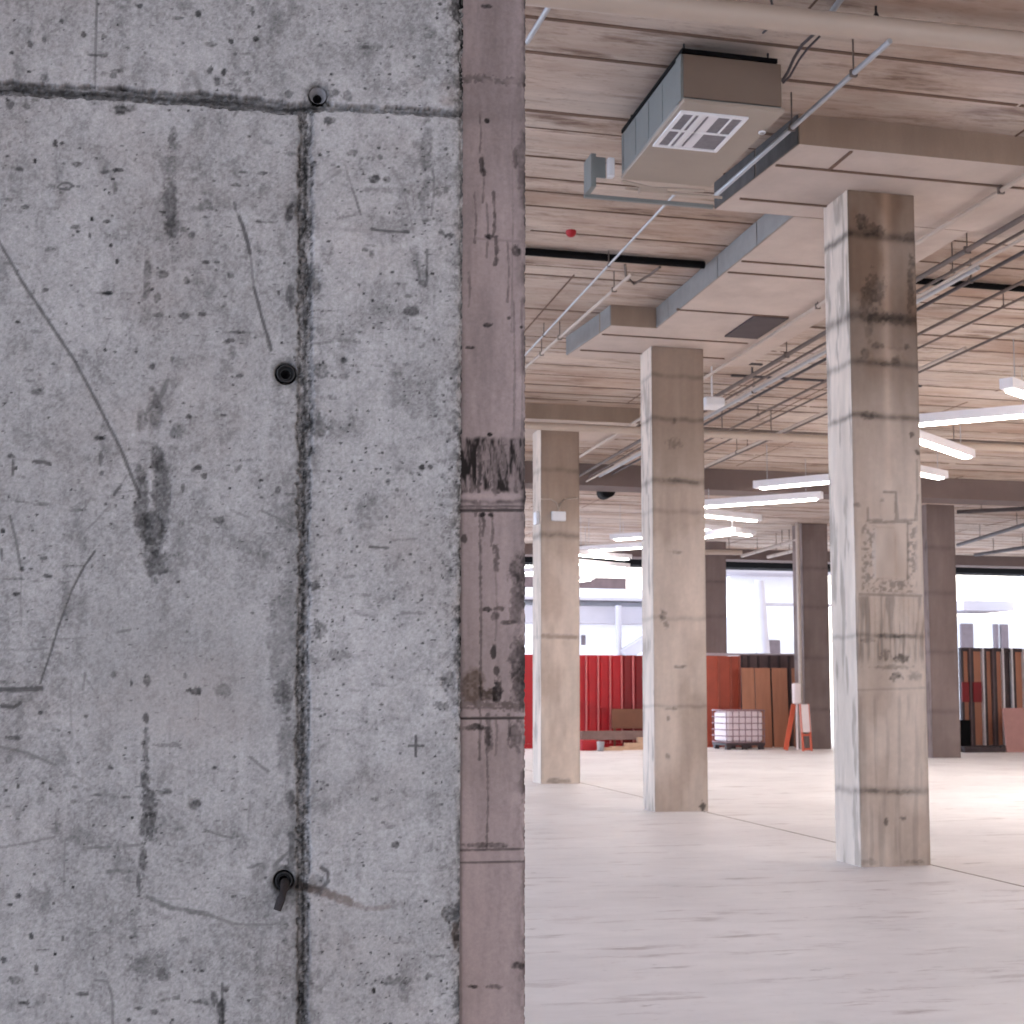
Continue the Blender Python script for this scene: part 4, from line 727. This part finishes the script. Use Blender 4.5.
# left bay
LZ = 5.60
def two(pxa, pxb, z, r, mat, label, rodpx=(), cat='conduit', group='conduits'):
    a, b = atz(*pxa, z), atz(*pxb, z); rods = []
    for t in rodpx: rods.append(a+(b-a)*t)
    return pipe('conduit', [a, b], r, mat, label, cat, group, rods)
two((676, 193), (515, 366), LZ, .012, 'galv', 'thin galvanised conduit left of the air unit, upper of the two in the left bay', (.32, .75), group='left bay conduits')
two((632, 274), (515, 377), 5.55, .020, 'pvc', 'thicker pale conduit left of the second column, lower of the two in the left bay', (.12, .55, .72), group='left bay conduits')
two((556, -5), (527, 42), 5.65, .018, 'galv', 'short grey conduit at the ceiling beside the pink pier', group='left bay conduits')
m = MB(); y_ = 12.67; m.tube([(-2, y_, 5.70), (4.86, y_-.01, 5.70)], .038, 10); m.tube([(2.0, y_, 5.695), (2.02, y_, ZC-.0005)], .008, 6)
tag(m.build('black_pipe', M['black']), 'black pipe running across the ceiling beside the pink pier', 'pipe')
m = MB(); m.tube([(6.4, y_-.02, 5.70), (14, y_, 5.70)], .034, 10)
tag(m.build('black_pipe', M['black']), 'black pipe crossing the ceiling right of the nearest column', 'pipe')
m = MB(); rp = atz(571, 234, ZC-.03); m.lathe((rp[0], rp[1], ZC-.05), [(.001, -.01), (.03, -.005), (.05, .02), (.05, .052)], 14, axis='z')
tag(m.build('sprinkler', M['red']), 'small red sprinkler on the ceiling beside the pink pier', 'sprinkler')
rp = atz(629, 262, 5.7)
m = MB(); m.tube([atz(625, 264, ZC), atz(626, 276, 5.71), atz(634, 284, 5.70), atz(650, 275, 5.70), atz(660, 267, 5.70)], .014, 8)
tag(m.build('bent_pipe', M['pipe_dark']), 'dark bent pipe stub between the left bay conduits', 'pipe')
# conduits right of and behind the nearest column, all running into the depth
def deep(px, py, z, r, mat, label, y0, y1, rods=()):
    x = atz(px, py, z)[0]
    return pipe('conduit', [(x, y0, z), (x, y1, z)], r, mat, label, 'conduit', 'conduits running away on the right', [(x, yy, z) for yy in rods])
for i, (px, py, z, r, mt, y0, y1, rods, lab) in enumerate([
    (1024, 176, 5.46, .022, 'pvc', 7.0, 24.4, (9.6, 13.), 'pale conduit highest on the right, passing just under the drop panel'),
    (1024, 217, 5.46, .026, 'pipe_dark', 7.0, 24.4, (11., 15.), 'thick dark conduit second from the top at the right edge'),
    (1024, 231, 5.46, .016, 'pipe_dark', 7.0, 24.4, (11.6,), 'dark conduit third from the top at the right edge'),
    (1024, 238, 5.37, .016, 'pvc', 7.0, 24.4, (14.,), 'pale conduit fourth from the top at the right edge'),
    (1024, 252, 5.52, .020, 'cable', 8.0, 24.4, (12.,), 'nearly black conduit fifth from the top at the right edge'),
    (1024, 281, 5.60, .018, 'pipe_dark', 8.0, 24.4, (16., 19.), 'brown conduit sixth from the top at the right edge'),
    (1024, 297, 5.60, .014, 'pipe_dark', 8.0, 24.4, (13.,), 'thin brown conduit seventh from the top at the right edge'),
    (1024, 325, 5.45, .016, 'pipe_dark', 9.0, 24.4, (16.2, 21.), 'lowest thin dark conduit at the right edge, with a drop rod'),
    (825, 352, 5.48, .026, 'galv', 11.5, 24.4, (17.,), 'grey conduit just left of the nearest column, third of the bundle'),
    (825, 412, 5.40, .020, 'pvc', 14., 24.4, (21.,), 'pale conduit ending low beside the nearest column, above the lamps')]):
    deep(px, py, z, r, mt, lab, y0, y1, rods)
def cross(px, py, z, x0, x1, r, mt, label):
    p = atz(px, py, z); m = MB(); m.tube([(x0, p[1], z), (x1, p[1], z)], r, 8); m.tube([(x1-.3, p[1], z), (x1-.3, p[1], ZC-.0005)], r*.8, 6); m.tube([(x0+.3, p[1], z), (x0+.3, p[1], ZC-.0005)], r*.8, 6)
    return tag(m.build('sprinkler_branch', M[mt]), label, 'pipe', 'branch pipes')
x9 = atz(975, 220, 5.62); cross(975, 221, 5.66, atz(962, 220, 5.66)[0], atz(1003, 222, 5.66)[0], .013, 'cable', 'short dark branch pipe at the ceiling between the highest conduits on the right')
cross(735, 363, 5.66, atz(718, 363, 5.66)[0], atz(760, 366, 5.66)[0], .016, 'cable', 'short dark branch pipe at the ceiling right of the second column')
cross(760, 377, 5.62, 6.8, 9.6, .018, 'cable', 'long dark branch pipe behind the nearest column, level with the dark hatch')
cross(780, 432, 5.60, 6.5, 22., .022, 'pipe_dark', 'long brown branch pipe under the ceiling just before the dark cross beam')
q = atz(680, 432.5, 5.3)
pipe('drain_pipe', [(2.2, q[1], 5.3), (14.5, q[1], 5.3)], .06, 'pvc', 'long pale pipe crossing under the ceiling at the third column back, behind the second column', 'pipe', None, [(4.4, q[1], 5.3), (7.6, q[1], 5.3), (8.4, q[1], 5.3), (11.5, q[1], 5.3)], 12)
for pa, pb, z, rr_, mt, lab in [((690, 552), (742, 552.5), 5.30, .07, 'pvc', 'pale pipe crossing low under the far ceiling beside the dark column'), ((742, 556), (797, 540), 5.36, .05, 'pipe', 'pale pipe slanting under the far ceiling towards the dark column'), ((768, 557), (797, 550), 5.15, .05, 'pipe', 'pale pipe slanting under the far ceiling, lower of the two by the dark column'),
                                  ((958, 545), (1040, 520), 5.40, .05, 'cable', 'dark cable tube slanting across the bright far ceiling, upper one'), ((975, 555), (1040, 545), 5.36, .05, 'cable', 'dark cable tube slanting across the bright far ceiling, lower one'), ((957, 512), (1040, 508), 5.45, .045, 'cable', 'dark tube crossing the bright far ceiling at the right edge, topmost')]:
    a_, b_ = atz(*pa, z), atz(*pb, z); m_ = (a_+b_)/2
    pipe('conduit', [a_, b_], rr_, mt, lab, 'conduit', 'tubes under the far ceiling', [a_+(b_-a_)*.3, a_+(b_-a_)*.75], 8)
# flat dark plate, coloured as the shaded inside of the hatch recess
hp = [atz(737, 334, ZC), atz(783, 336, ZC), atz(788, 316, ZC), atz(757, 315, ZC)]
m = MB(); hx0 = atz(757, 315, ZD); hx1 = atz(789, 317, ZD); hy1 = atz(734, 336, ZD)[1]; m.box((hx0[0]-.03, hx0[1], ZD-.02), (hx1[0], hy1, ZD-.001)); tag(m.build('hatch_shade_plate', M['dsteel']), 'dark rectangular plate for the shaded hatch hole in the ceiling between the two nearer columns', 'hatch')
# pump of cables / junction by the second column
q = atz(712, 403, 5.25); m = MB(); m.box((q[0]-.15, q[1]-.15, 5.18), (q[0]+.13, q[1]+.15, 5.31), bev=.02); m.tube([(q[0], q[1], 5.315), (q[0], q[1], ZC-.0005)], .012, 6)
tag(m.build('cable_box', M['white']), 'small white box hung among conduits just right of the second column', 'junction box')
q = atz(606, 489, 5.55)
m = MB(); m.lathe((q[0], q[1]-.2, 5.50), [(.001, .0), (.13, .0), (.15, .02), (.15, .40), (.001, .41)], 18, axis='y'); m.tube([(q[0], q[1], 5.6), (q[0], q[1], ZC-.0005)], .012, 6)
tag(m.build('black_duct_end', M['black']), 'round black duct mouth under the ceiling between second and third columns', 'duct')

# ------------------------------------------------------------------ linear lamps hung in a zigzag
def lamp(p, q, label, w=.13, h=.12, mt='lamp'):
    p = np.array(p); q = np.array(q); c = (p+q)/2
    u = empty('linear_lamp', c, label, 'lamp', 'white linear lamps hung in a zigzag')
    m = MB(); m.obox(p, q, w, h); loc(m.build('housing', M['lamp_body']), u)
    d = (q-p)/np.linalg.norm(q-p); dz = np.array([0, 0, -h/2-.012])
    m = MB(); m.obox(p+d*.12+dz, q-d*.12+dz, w*.72, .026); loc(tag(m.build('diffuser', M[mt]), 'glowing white strip'), u)
    for t in (.12, .88):
        s_ = p+(q-p)*t; m = MB(); m.tube([s_+np.array([0, 0, h/2-.01]), (s_[0], s_[1], 5.33 if 24.4 < s_[1] < 25.5 else ZC-.0005)], .006, 5); loc(m.build('suspension_wire', M['galv']), u)
    return u
LP = [((903, 421), (1040, 409), 5.15, 'long glowing lamp bar at the right edge, rising right of the nearest column', .17),
      ((886, 425), (970, 454), 5.15, 'lamp bar right of the nearest column with its near end tilted down towards the right', .17),
      ((890, 464), (944, 475), 5.15, 'small lamp end just right of the nearest column, lowest of the three there', .17),
      ((1006, 383), (1075, 408), 5.15, 'lamp cut off by the right edge, highest of the lamps', .17),
      ((755, 485), (862, 475), 5.05, 'lamp bar reaching from the left to the nearest column, upper of the pair', .17),
      ((694, 504), (822, 495), 5.05, 'long lamp bar between second and nearest columns, below the upper pair', .17),
      ((697, 511.5), (759, 518), 5.05, 'short lamp bar falling to the right of the second column', .17),
      ((680, 524), (753, 533), 5.0, 'lamp bar just right of the second column, lowest there', .16),
      ((690, 536), (738, 530), 4.75, 'stubby lamp crossing the lowest bar right of the second column', .16),
      ((611, 537), (690, 532), 5.0, 'lamp end just left of the second column, topmost of its cluster', .16),
      ((578, 549), (672, 543), 5.0, 'lamp bar between third and second columns, upper arm of the V', .16),
      ((574, 552), (630, 557), 4.85, 'lamp bar between third and second columns, lower arm of the V', .16),
      ((560, 560), (628, 566), 4.7, 'flat lamp bar between third and second columns, below the V', .16),
      ((520, 571), (548, 569), 4.6, 'lamp end glimpsed between the pink pier and the third column', .16),
      ((540, 583), (592, 577), 4.4, 'lowest lamp right of the third column, nearest the outdoors', .16)]
for a, b, z, lab, w in LP: lamp(atz(*a, z), atz(*b, z), lab, w, w*.75)
# extra unseen lamps, added right of the frame to light the floor
for i, (x, y) in enumerate([(12.6, 14.), (15., 18.), (15.6, 12.), (17.6, 15.), (13.4, 10.)]):
    for s_, (dx, dy) in (('first', (.95, .8)), ('second', (.95, -.8))):
        lamp((x+(0 if s_ == 'first' else 2.15)-dx, y-dy, 5.15), (x+(0 if s_ == 'first' else 2.15)+dx, y+dy, 5.15), 'unseen lamp bar added beyond the right edge to brighten the floor', .17, .13, 'lamp_fill')

# ------------------------------------------------------------------ hoarding, formwork and site clutter along the far side
def px_x(px, y): return aty(px, 700, y)[0]
def px_z(px, py, y): return aty(px, py, y)[2]
YR = 33.6
RZ = px_z(600, 655, YR)
redlab = ['bright red hoarding panel glimpsed between the pink pier and the third column', 'bright red hoarding panel just right of the third column', 'bright red hoarding panel, second right of the third column', 'bright red hoarding panel, third right of the third column', 'bright red hoarding panel behind the left end of the brown sheet', 'deep red hoarding panel behind the brown sheet, left one', 'deep red hoarding panel behind the brown sheet, right one', 'deep red hoarding panel half hidden by the second column']
edges = [510, 552, 587, 599, 611, 622.5, 634, 646, 658]
k = 0
for i in range(len(edges)-1):
    x0, x1 = px_x(edges[i], YR), px_x(edges[i+1], YR); dark = edges[i] >= 622
    u = empty('hoarding_panel', (x0, YR, 0), redlab[min(k, 7)], 'hoarding panel', 'red hoarding panels'); k += 1
    m = MB(); w = x1-x0
    m.add([(x0, YR, .12), (x0+w*.25, YR+.06, .12), (x1-.05, YR+.06, .12), (x1, YR, .12), (x0, YR, RZ), (x0+w*.25, YR+.06, RZ), (x1-.05, YR+.06, RZ), (x1, YR, RZ),
           (x0, YR+.1, .12), (x1, YR+.1, .12), (x0, YR+.1, RZ), (x1, YR+.1, RZ)], [(0, 1, 5, 4), (1, 2, 6, 5), (2, 3, 7, 6), (8, 10, 11, 9), (4, 5, 6, 7, 11, 10), (0, 8, 9, 3, 2, 1), (0, 4, 10, 8), (3, 9, 11, 7)])
    m.box((x0, YR-.01, 0), (x1-.01, YR+.1, .118))
    m.box((x0+.02, YR+.02, 1.02), (x1-.06, YR+.07, 1.08))
    loc(m.build('sheet', M['red_dark' if dark else 'red']), u)
    m = MB(); m.box((x1-.045, YR-.035, .12), (x1-.004, YR-.001, RZ-.01)); loc(m.build('rib', M['redrib']), u)
# orange-red hoarding right of the second column
OZ = px_z(720, 656, YR)
olab = ['orange-red hoarding panel nearest the second column', 'orange-red hoarding panel in the middle of its three', 'orange-red hoarding panel beside the plywood boards']
for i, (a, b) in enumerate([(700, 720), (720, 732), (732, 740.5)]):
    x0, x1 = px_x(a, YR), px_x(b, YR); u = empty('hoarding_panel', (x0, YR, 0), olab[i], 'hoarding panel', 'orange-red hoarding panels')
    m = MB(); m.box((x0, YR, 0), (x1-.05, YR+.06, OZ)); m.box((x0+.02, YR-.02, 1.05), (x1-.08, YR, 1.12)); loc(m.build('sheet', M['orange']), u)
    m = MB(); m.box((x1-.06, YR-.05, 0), (x1-.005, YR+.05, OZ)); loc(m.build('rib', M['orange_rib']), u)
m = MB(); x0, x1 = px_x(700, YR), px_x(800, YR); m.box((x0, YR+.3, OZ+.02), (x1, YR+.38, OZ+.09)); m.box((x0, YR+.31, 0), (x0+.08, YR+.37, OZ+.02)); m.box((x1-.3, YR+.31, 0), (x1-.22, YR+.37, OZ+.02))
tag(m.build('top_rail', M['bgrey']), 'grey capping rail on the orange-red hoarding', 'rail')
YB = 33.75
m_ = [(740.5, 748), (748, 757), (757.5, 768), (768.5, 778), (778.5, 788), (788.5, 799)]
u = empty('formwork_panel', (px_x(770, YB), YB, 0), 'dark brown formwork panel standing behind the plywood boards', 'formwork panel')
m = MB(); m.box((px_x(741, YB), YB, 0), (px_x(800, YB), YB+.07, px_z(770, 655, YB))); loc(m.build('board', M['msteel']), u)
for a, b in m_:
    m = MB(); m.box((px_x(a, YB), YB-.05, .02), (px_x(a+1.8, YB), YB-.001, px_z(770, 656, YB))); loc(m.build('rail', M['dsteel']), u)
YL = 33.25
plab = ['tall plywood board behind the white tote', 'plywood board second from the orange-red hoarding', 'plywood board third from the orange-red hoarding, beside the dark gap', 'narrow plywood board beside the dark column']
for i, (a, b) in enumerate([(741.5, 754), (755, 770), (772, 787), (792, 801)]):
    x0, x1 = px_x(a, YL), px_x(b, YL); zt = px_z(770, 668, YL)
    m = MB(); m.add([(x0, YL-.12, 0), (x1, YL-.12, 0), (x1, YL-.09, 0), (x0, YL-.09, 0), (x0, YL-.02, zt), (x1, YL-.02, zt), (x1, YL+.01, zt), (x0, YL+.01, zt)], [(3, 2, 1, 0), (4, 5, 6, 7), (0, 1, 5, 4), (1, 2, 6, 5), (2, 3, 7, 6), (3, 0, 4, 7)])
    tag(m.build('plywood_board', M['ply'], origin=((x0+x1)/2, YL, 0)), plab[i], 'board', 'leaning plywood boards')

# caged white liquid tote on its pallet
YT = 31.9; tx0, tx1 = px_x(725.5, YT), px_x(764.5, YT); tz0, tz1 = .16, px_z(745, 710, YT)
u = empty('liquid_tote', ((tx0+tx1)/2, YT+.45, 0), 'white caged liquid tote on a pallet before the orange-red hoarding', 'tote')
m = MB(); m.box((tx0+.03, YT+.04, tz0+.01), (tx1-.03, YT+.9, tz1-.02), bev=.06); loc(m.build('tank', M['tote']), u)
for i in range(7):
    x = tx0+.02+(tx1-tx0-.04)*i/6; m = MB(); m.tube([(x, YT, tz0), (x, YT, tz1), (x, YT+.94, tz1), (x, YT+.94, tz0)], .013, 6); loc(m.build('cage_bar', M['cage']), u)
for i in range(6):
    z = tz0+.02+(tz1-tz0-.04)*i/5; m = MB(); m.tube([(tx0, YT+.94, z), (tx0, YT-.01, z), (tx1, YT-.01, z), (tx1, YT+.94, z)], .013, 6); loc(m.build('cage_bar', M['cage']), u)
m = MB(); m.box((tx0, YT, .10), (tx1, YT+.94, .158))
for x in (tx0+.02, (tx0+tx1)/2-.06, tx1-.14):
    for y in (YT+.02, YT+.8): m.box((x, y, 0), (x+.12, y+.12, .10))
loc(tag(m.build('pallet', M['dsteel']), 'dark pallet base'), u)

# folded barriers beside the dark column
YQ = 31.6
def barrier(px0, px1, lean, label, zt):
    x0, x1 = px_x(px0, YQ-.65), px_x(px1, YQ-.65); u = empty('barrier', ((x0+x1)/2, YQ-.3, 0), label, 'barrier')
    P = lambda x, t, o=0: (x, YQ-.75+lean*t-o, zt*t)
    m = MB()
    for x in (x0+.03, x1-.03): m.tube([P(x, 0), P(x, 1)], .03, 8)
    for t in (.04, .34): m.tube([P(x0+.03, t), P(x1-.03, t)], .025, 8)
    loc(tag(m.build('frame', M['barrier_o']), 'orange legs'), u)
    m = MB(); m.obox(P((x0+x1)/2, .40), P((x0+x1)/2, .99), x1-x0-.02, .05, upv=(0, 1, 0)); loc(tag(m.build('board', M['barrier_w']), 'white board'), u)
    return u
barrier(799.5, 810, .14, 'orange-legged barrier with a white board leaning by the dark column', px_z(803, 704, YQ-.6))
m = MB(); x0 = px_x(795, YQ-.4); m.obox((x0-.28, YQ-.42, .02), (x0+.10, YQ-.10, 1.12), .12, .03, upv=(0, 1, 0)); tag(m.build('orange_plank', M['barrier_o']), 'slanting orange plank left of the white barrier board', 'plank')
x0 = px_x(802, YQ-.2); zt = px_z(800, 683, YQ)
m = MB(); m.box((x0-.14, YQ-.05, px_z(800, 704, YQ)), (x0+.06, YQ+.1, zt), bev=.03); m.tube([(x0-.04, YQ+.02, 0), (x0-.04, YQ+.02, zt-.2)], .03, 8); tag(m.build('warning_lamp_post', M['barrier_w']), 'pale post with a small white box head beside the barrier', 'post')

# left: brown sheet, beam and debris in front of the red hoarding
YS = 33.2
m = MB(); x0, x1 = px_x(613, YS), px_x(652, YS); m.box((x0, YS+.1, .50), (x1, YS+.14, px_z(630, 709, YS))); m.box((x0+.05, YS+.1, 0), (x0+.1, YS+.14, .5)); m.box((x1-.2, YS+.1, 0), (x1-.15, YS+.14, .5))
tag(m.build('brown_sheet', M['ply2']), 'brown board standing against the red hoarding left of the second column', 'board')
m = MB(); YW = 32.9; x0, x1 = px_x(581, YW), px_x(655, YW); z0, z1 = px_z(610, 740, YW), px_z(610, 731, YW)
m.box((x0, YW, z0), (x1, YW+.2, z1), bev=.01); m.box((x0+.06, YW+.02, 0), (x0+.2, YW+.18, z0)); m.box((x1-.4, YW+.02, 0), (x1-.26, YW+.18, z0))
tag(m.build('timber_bench', M['gwood']), 'long weathered timber beam raised low in front of the red hoarding', 'beam')
m = MB(); x0, x1 = px_x(582, 32.), px_x(597, 32.); m.box((x0, 32., 0), (x1, 32.35, px_z(590, 740, 32.)), bev=.02); tag(m.build('red_box', M['red']), 'low red box on the floor right of the third column', 'box')
m = MB(); c = aty(600.5, 748, 31.7); m.lathe((c[0], c[1], 0), [(.001, 0), (.075, 0), (.095, .22), (.1, .23), (.09, .232), (.07, .02), (.001, .02)], 16, axis='z'); tag(m.build('bucket', M['galv']), 'small grey bucket on the floor beside the low red box', 'bucket')
for pa, pb, Yt, w, h, z, lab in [(604, 622, 32.0, .12, .08, .04, 'sawn timber lying nearest the grey bucket'), (610, 650, 32.35, .16, .09, .045, 'long sawn timber lying across the pile left of the second column'), (624, 650, 32.35, .12, .08, .131, 'short sawn timber on top of the long one by the second column'), (637, 658, 32.62, .14, .30, .15, 'pale block standing behind the timbers by the second column')]:
    xa, xb = px_x(pa, Yt), px_x(pb, Yt); m = MB(); m.obox((xa, Yt-(.0 if h > .2 else .03), z), (xb, Yt+(.0 if h > .2 else .03), z), w, h); tag(m.build('timber', M['wood']), lab, 'timber', 'timber offcuts')

# right: row of formwork panels, signs, pallet, leaning pink board
YG = 30.6
gz = px_z(990, 648, YG)
cols = [(961, 971), (971, 984), (984, 994), (994, 1004), (1004, 1013), (1013, 1025), (1025, 1038)]
glab = ['brown formwork panel beside the broad dark column, with a red sign', 'brown formwork panel, second from the broad dark column', 'brown formwork panel, third from the broad dark column', 'brown formwork panel, fourth from the broad dark column', 'dark gap-like formwork panel between two silver rails', 'brown formwork panel behind the leaning pink board', 'formwork panel cut off by the right edge of the photo']
for i, (a, b) in enumerate(cols):
    x0, x1 = px_x(a, YG), px_x(b, YG); u = empty('formwork_panel', ((x0+x1)/2, YG, 0), glab[i], 'formwork panel', 'formwork panels on the right')
    m = MB(); m.box((x0+.05, YG+.03, .121), (x1-.05, YG+.06, gz-.02)); loc(m.build('board', M['dsteel' if i == 4 else 'ply']), u)
    m = MB(); m.box((x0, YG-.05, .12), (x0+.07, YG+.06, gz)); loc(m.build('rail', M['dsteel']), u)
    m = MB(); m.box((x1-.045, YG-.06, .12), (x1-.003, YG+.06, gz)); loc(m.build('rail', M['steel' if i in (1, 3, 4, 5) else 'msteel']), u)
    m = MB(); m.box((x0, YG-.02, 0), (x1-.003, YG+.08, .118)); loc(m.build('cross_rail', M['dsteel']), u)
    m = MB(); m.box((x0+.071, YG-.01, gz-.09), (x1-.046, YG+.029, gz)); loc(m.build('cross_rail', M['dsteel']), u)
for (a, b, c, d, lab, mt) in [(962.5, 969.5, 682, 702, 'red square sign on the formwork panel beside the broad dark column', 'red_dark'), (974, 982, 682, 702, 'smaller red sign, second from the broad dark column', 'red_dark')]:
    m = MB(); m.box((px_x(a, YG-.1), YG-.10, px_z(970, d, YG-.1)), (px_x(b, YG-.1), YG-.065, px_z(970, c, YG-.1))); tag(m.build('safety_sign', M[mt]), lab, 'sign')
m = MB(); m.box((px_x(960, 30.), 30., .30), (px_x(970, 30.), 30.28, px_z(965, 720, 30.)), bev=.01); m.box((px_x(960, 30.), 30.02, 0), (px_x(970, 30.), 30.26, .30)); tag(m.build('dark_crate', [M['black']]), 'dark box standing before the formwork beside the broad dark column', 'box')
x0, x1 = px_x(961, 29.4), px_x(1003, 29.4)
m = MB()
for i in range(7): m.box((x0+(x1-x0)*i/7, 29.3, .10), (x0+(x1-x0)*i/7+.13, 29.9, .13))
for y in (29.3, 29.55, 29.8): m.box((x0, y, 0), (x1-.03, y+.1, .0995))
tag(m.build('pallet', M['dsteel']), 'low dark pallet on the floor before the formwork on the right', 'pallet')
x0, x1 = px_x(1003, 29.5), px_x(1042, 29.5); zt = px_z(1010, 708, 29.5)
m = MB(); m.add([(x0, 29.4, 0), (x1, 29.4, 0), (x1, 29.44, 0), (x0, 29.44, 0), (x0, 29.52, zt), (x1, 29.52, zt), (x1, 29.56, zt), (x0, 29.56, zt)], [(3, 2, 1, 0), (4, 5, 6, 7), (0, 1, 5, 4), (1, 2, 6, 5), (2, 3, 7, 6), (3, 0, 4, 7)])
tag(m.build('leaning_board', M['pinkboard'], origin=((x0+x1)/2, 29.6, 0)), 'dull pink board leaning on the formwork at the right edge', 'board')

# ------------------------------------------------------------------ pale buildings outside
YO = 52.
X_ = lambda px, y=YO: aty(px, 640, y)[0]
Z_ = lambda py, y=YO: aty(760, py, y)[2]
u = empty('building', (X_(765), YO, -.31), 'pale building with arched bay and dark windows, seen beyond the plywood boards', 'building')
m = MB(); m.box((X_(727), YO, -.31), (X_(812), YO+5, Z_(618))); m.box((X_(740), YO+1, Z_(618)), (X_(830), YO+5, Z_(572)))
loc(m.build('wall', M['bwall']), u)
m = MB(); m.box((X_(718), YO-.6, Z_(574)), (X_(830), YO+5, Z_(568))); loc(m.build('fascia', M['bgrey']), u)
m = MB(); m.box((X_(757), YO-.12, Z_(655)), (X_(779), YO-.01, Z_(640))); loc(m.build('window', M['bglass']), u)
m = MB(); m.box((X_(794), YO-.12, Z_(655)), (X_(805), YO-.01, Z_(637))); loc(m.build('window', M['bglass']), u)
m = MB(); m.tube([(X_(758), YO-1, -.31), (X_(750), YO-1, Z_(583))], [.32, .2], 14); loc(m.build('leaning_mast', M['bgrey']), u)
m = MB(); pts = [(X_(727+i*3.), Z_(602+10*math.sin(i/8*math.pi/2)*(1 if i < 9 else 1))) for i in range(9)]
m.poly([(X_(727), Z_(590))]+[(X_(757), Z_(586))]+pts[::-1], YO-.5, YO-.05); loc(m.build('arched_canopy', M['bwall']), u)
m = MB(); m.box((X_(755), YO-.5, Z_(606)), (X_(830), YO-.1, Z_(603.5))); loc(m.build('ledge', M['bgrey']), u)
Y2 = 58.
X2 = lambda px: aty(px, 640, Y2)[0]; Z2 = lambda py: aty(610, py, Y2)[2]
u = empty('building', (X2(610), Y2, -.31), 'pale building with a long grey balcony band, seen beyond the red hoarding', 'building')
m = MB(); m.box((X2(500), Y2+.5, -.31), (X2(700), Y2+9, Z2(588))); loc(m.build('wall', M['bwall']), u)
m = MB(); m.box((X2(500), Y2-.4, Z2(624)), (X2(700), Y2+.49, Z2(607))); loc(m.build('balcony', M['bgrey']), u)
m = MB(); m.box((X2(500), Y2-.8, Z2(601.5)), (X2(700), Y2+.49, Z2(598.8))); loc(m.build('ledge', M['bgrey']), u)
m = MB(); m.obox((X2(615), Y2-1.2, Z2(656)), (X2(650), Y2-1.2, Z2(634)), .5, .75, upv=(0, 1, 0)); loc(m.build('stair_ramp', M['bgrey']), u)
m = MB(); m.tube([(X2(612), Y2-1, -.31), (X2(612), Y2-1, Z2(607))], .14, 8); loc(m.build('post', M['bgrey']), u)
m = MB(); m.box((X2(584), Y2+.4, Z2(645)), (X2(588), Y2+.499, Z2(635))); loc(m.build('window', M['bglass']), u)
m = MB(); m.box((X2(480), Y2+2, Z2(590)), (X2(640), Y2+6, Z2(574))); loc(m.build('roof', M['msteel']), u)
Y3 = 50.; X3 = lambda px: aty(px, 640, Y3)[0]; Z3 = lambda py: aty(980, py, Y3)[2]
u = empty('building', (X3(990), Y3, -.31), 'pale building with dark windows and a white pillar, seen beyond the right formwork', 'building')
m = MB(); m.box((X3(958), Y3, -.31), (X3(1060), Y3+6, Z3(618))); loc(m.build('wall', M['bwall']), u)
m = MB(); m.box((X3(958), Y3-.5, Z3(611)), (X3(1008), Y3+2, Z3(601.5))); loc(m.build('ledge', M['bgrey']), u)
m = MB(); m.box((X3(1005), Y3-2, -.31), (X3(1026), Y3-1, Z3(545))); loc(m.build('pillar', M['bwall']), u)
for a, b in ((960, 972), (993, 997), (1000, 1007)):
    m = MB(); m.box((X3(a), Y3-.12, Z3(652)), (X3(b), Y3-.01, Z3(624))); loc(m.build('window', M['bglass']), u)
# dark overhead walkway slab outside, just past the edge beam
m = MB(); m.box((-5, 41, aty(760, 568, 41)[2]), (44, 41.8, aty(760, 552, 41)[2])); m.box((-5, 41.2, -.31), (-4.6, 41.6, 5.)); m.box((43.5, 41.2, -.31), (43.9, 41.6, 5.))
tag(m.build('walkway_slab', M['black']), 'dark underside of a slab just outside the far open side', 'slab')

# ------------------------------------------------------------------ daylight: overcast sky, cooler from the left
w = D.worlds.new('sky'); SC.world = w; w.use_nodes = True; nt = w.node_tree; nt.nodes.clear()
wo = nt.nodes.new('ShaderNodeOutputWorld'); bg = nt.nodes.new('ShaderNodeBackground'); nt.links.new(bg.outputs[0], wo.inputs[0])
tc = nt.nodes.new('ShaderNodeTexCoord'); sp = nt.nodes.new('ShaderNodeSeparateXYZ'); nt.links.new(tc.outputs['Generated'], sp.inputs[0])
f1 = mapr(nt, sp.outputs[0], -.9, .3, 1., 0.)
c = mixc(nt, f1, (1., .94, .90, 1), (1.75, 2.2, 2.95, 1))
f2 = mapr(nt, sp.outputs[1], -.7, .75, .42, .95)          # duller sky behind the camera
c = mixc(nt, 1., c, f2, 'MULTIPLY')
nt.links.new(c, bg.inputs['Color'])
bg.inputs['Strength'].default_value = SKY

# ------------------------------------------------------------------ camera
cd = D.cameras.new('camera'); cam = D.objects.new('camera', cd); COL.objects.link(cam)
from mathutils import Matrix, Vector
R3 = Matrix((tuple(r2), tuple(u2), tuple(-fw))).transposed()
cam.matrix_world = Matrix.Translation((0, 0, HC)) @ R3.to_4x4()
cd.sensor_width = 36.; cd.lens = 36.*F/1024.; cd.shift_y = (CY-512.)/1024.; cd.shift_x = 0.
cd.clip_start = .05; cd.clip_end = 400
cd.dof.use_dof = True; cd.dof.focus_distance = 2.65; cd.dof.aperture_fstop = 15.
SC.camera = cam
SC.view_settings.view_transform = 'Standard'; SC.view_settings.look = 'None'; SC.view_settings.gamma = 1.; SC.view_settings.use_curve_mapping = False
SC.view_settings.exposure = EXPO
SC.cycles.max_bounces = 10; SC.cycles.diffuse_bounces = 8; SC.cycles.glossy_bounces = 4
try: SC.cycles.use_denoising = True; SC.cycles.denoiser = 'OPENIMAGEDENOISE'
except Exception: pass
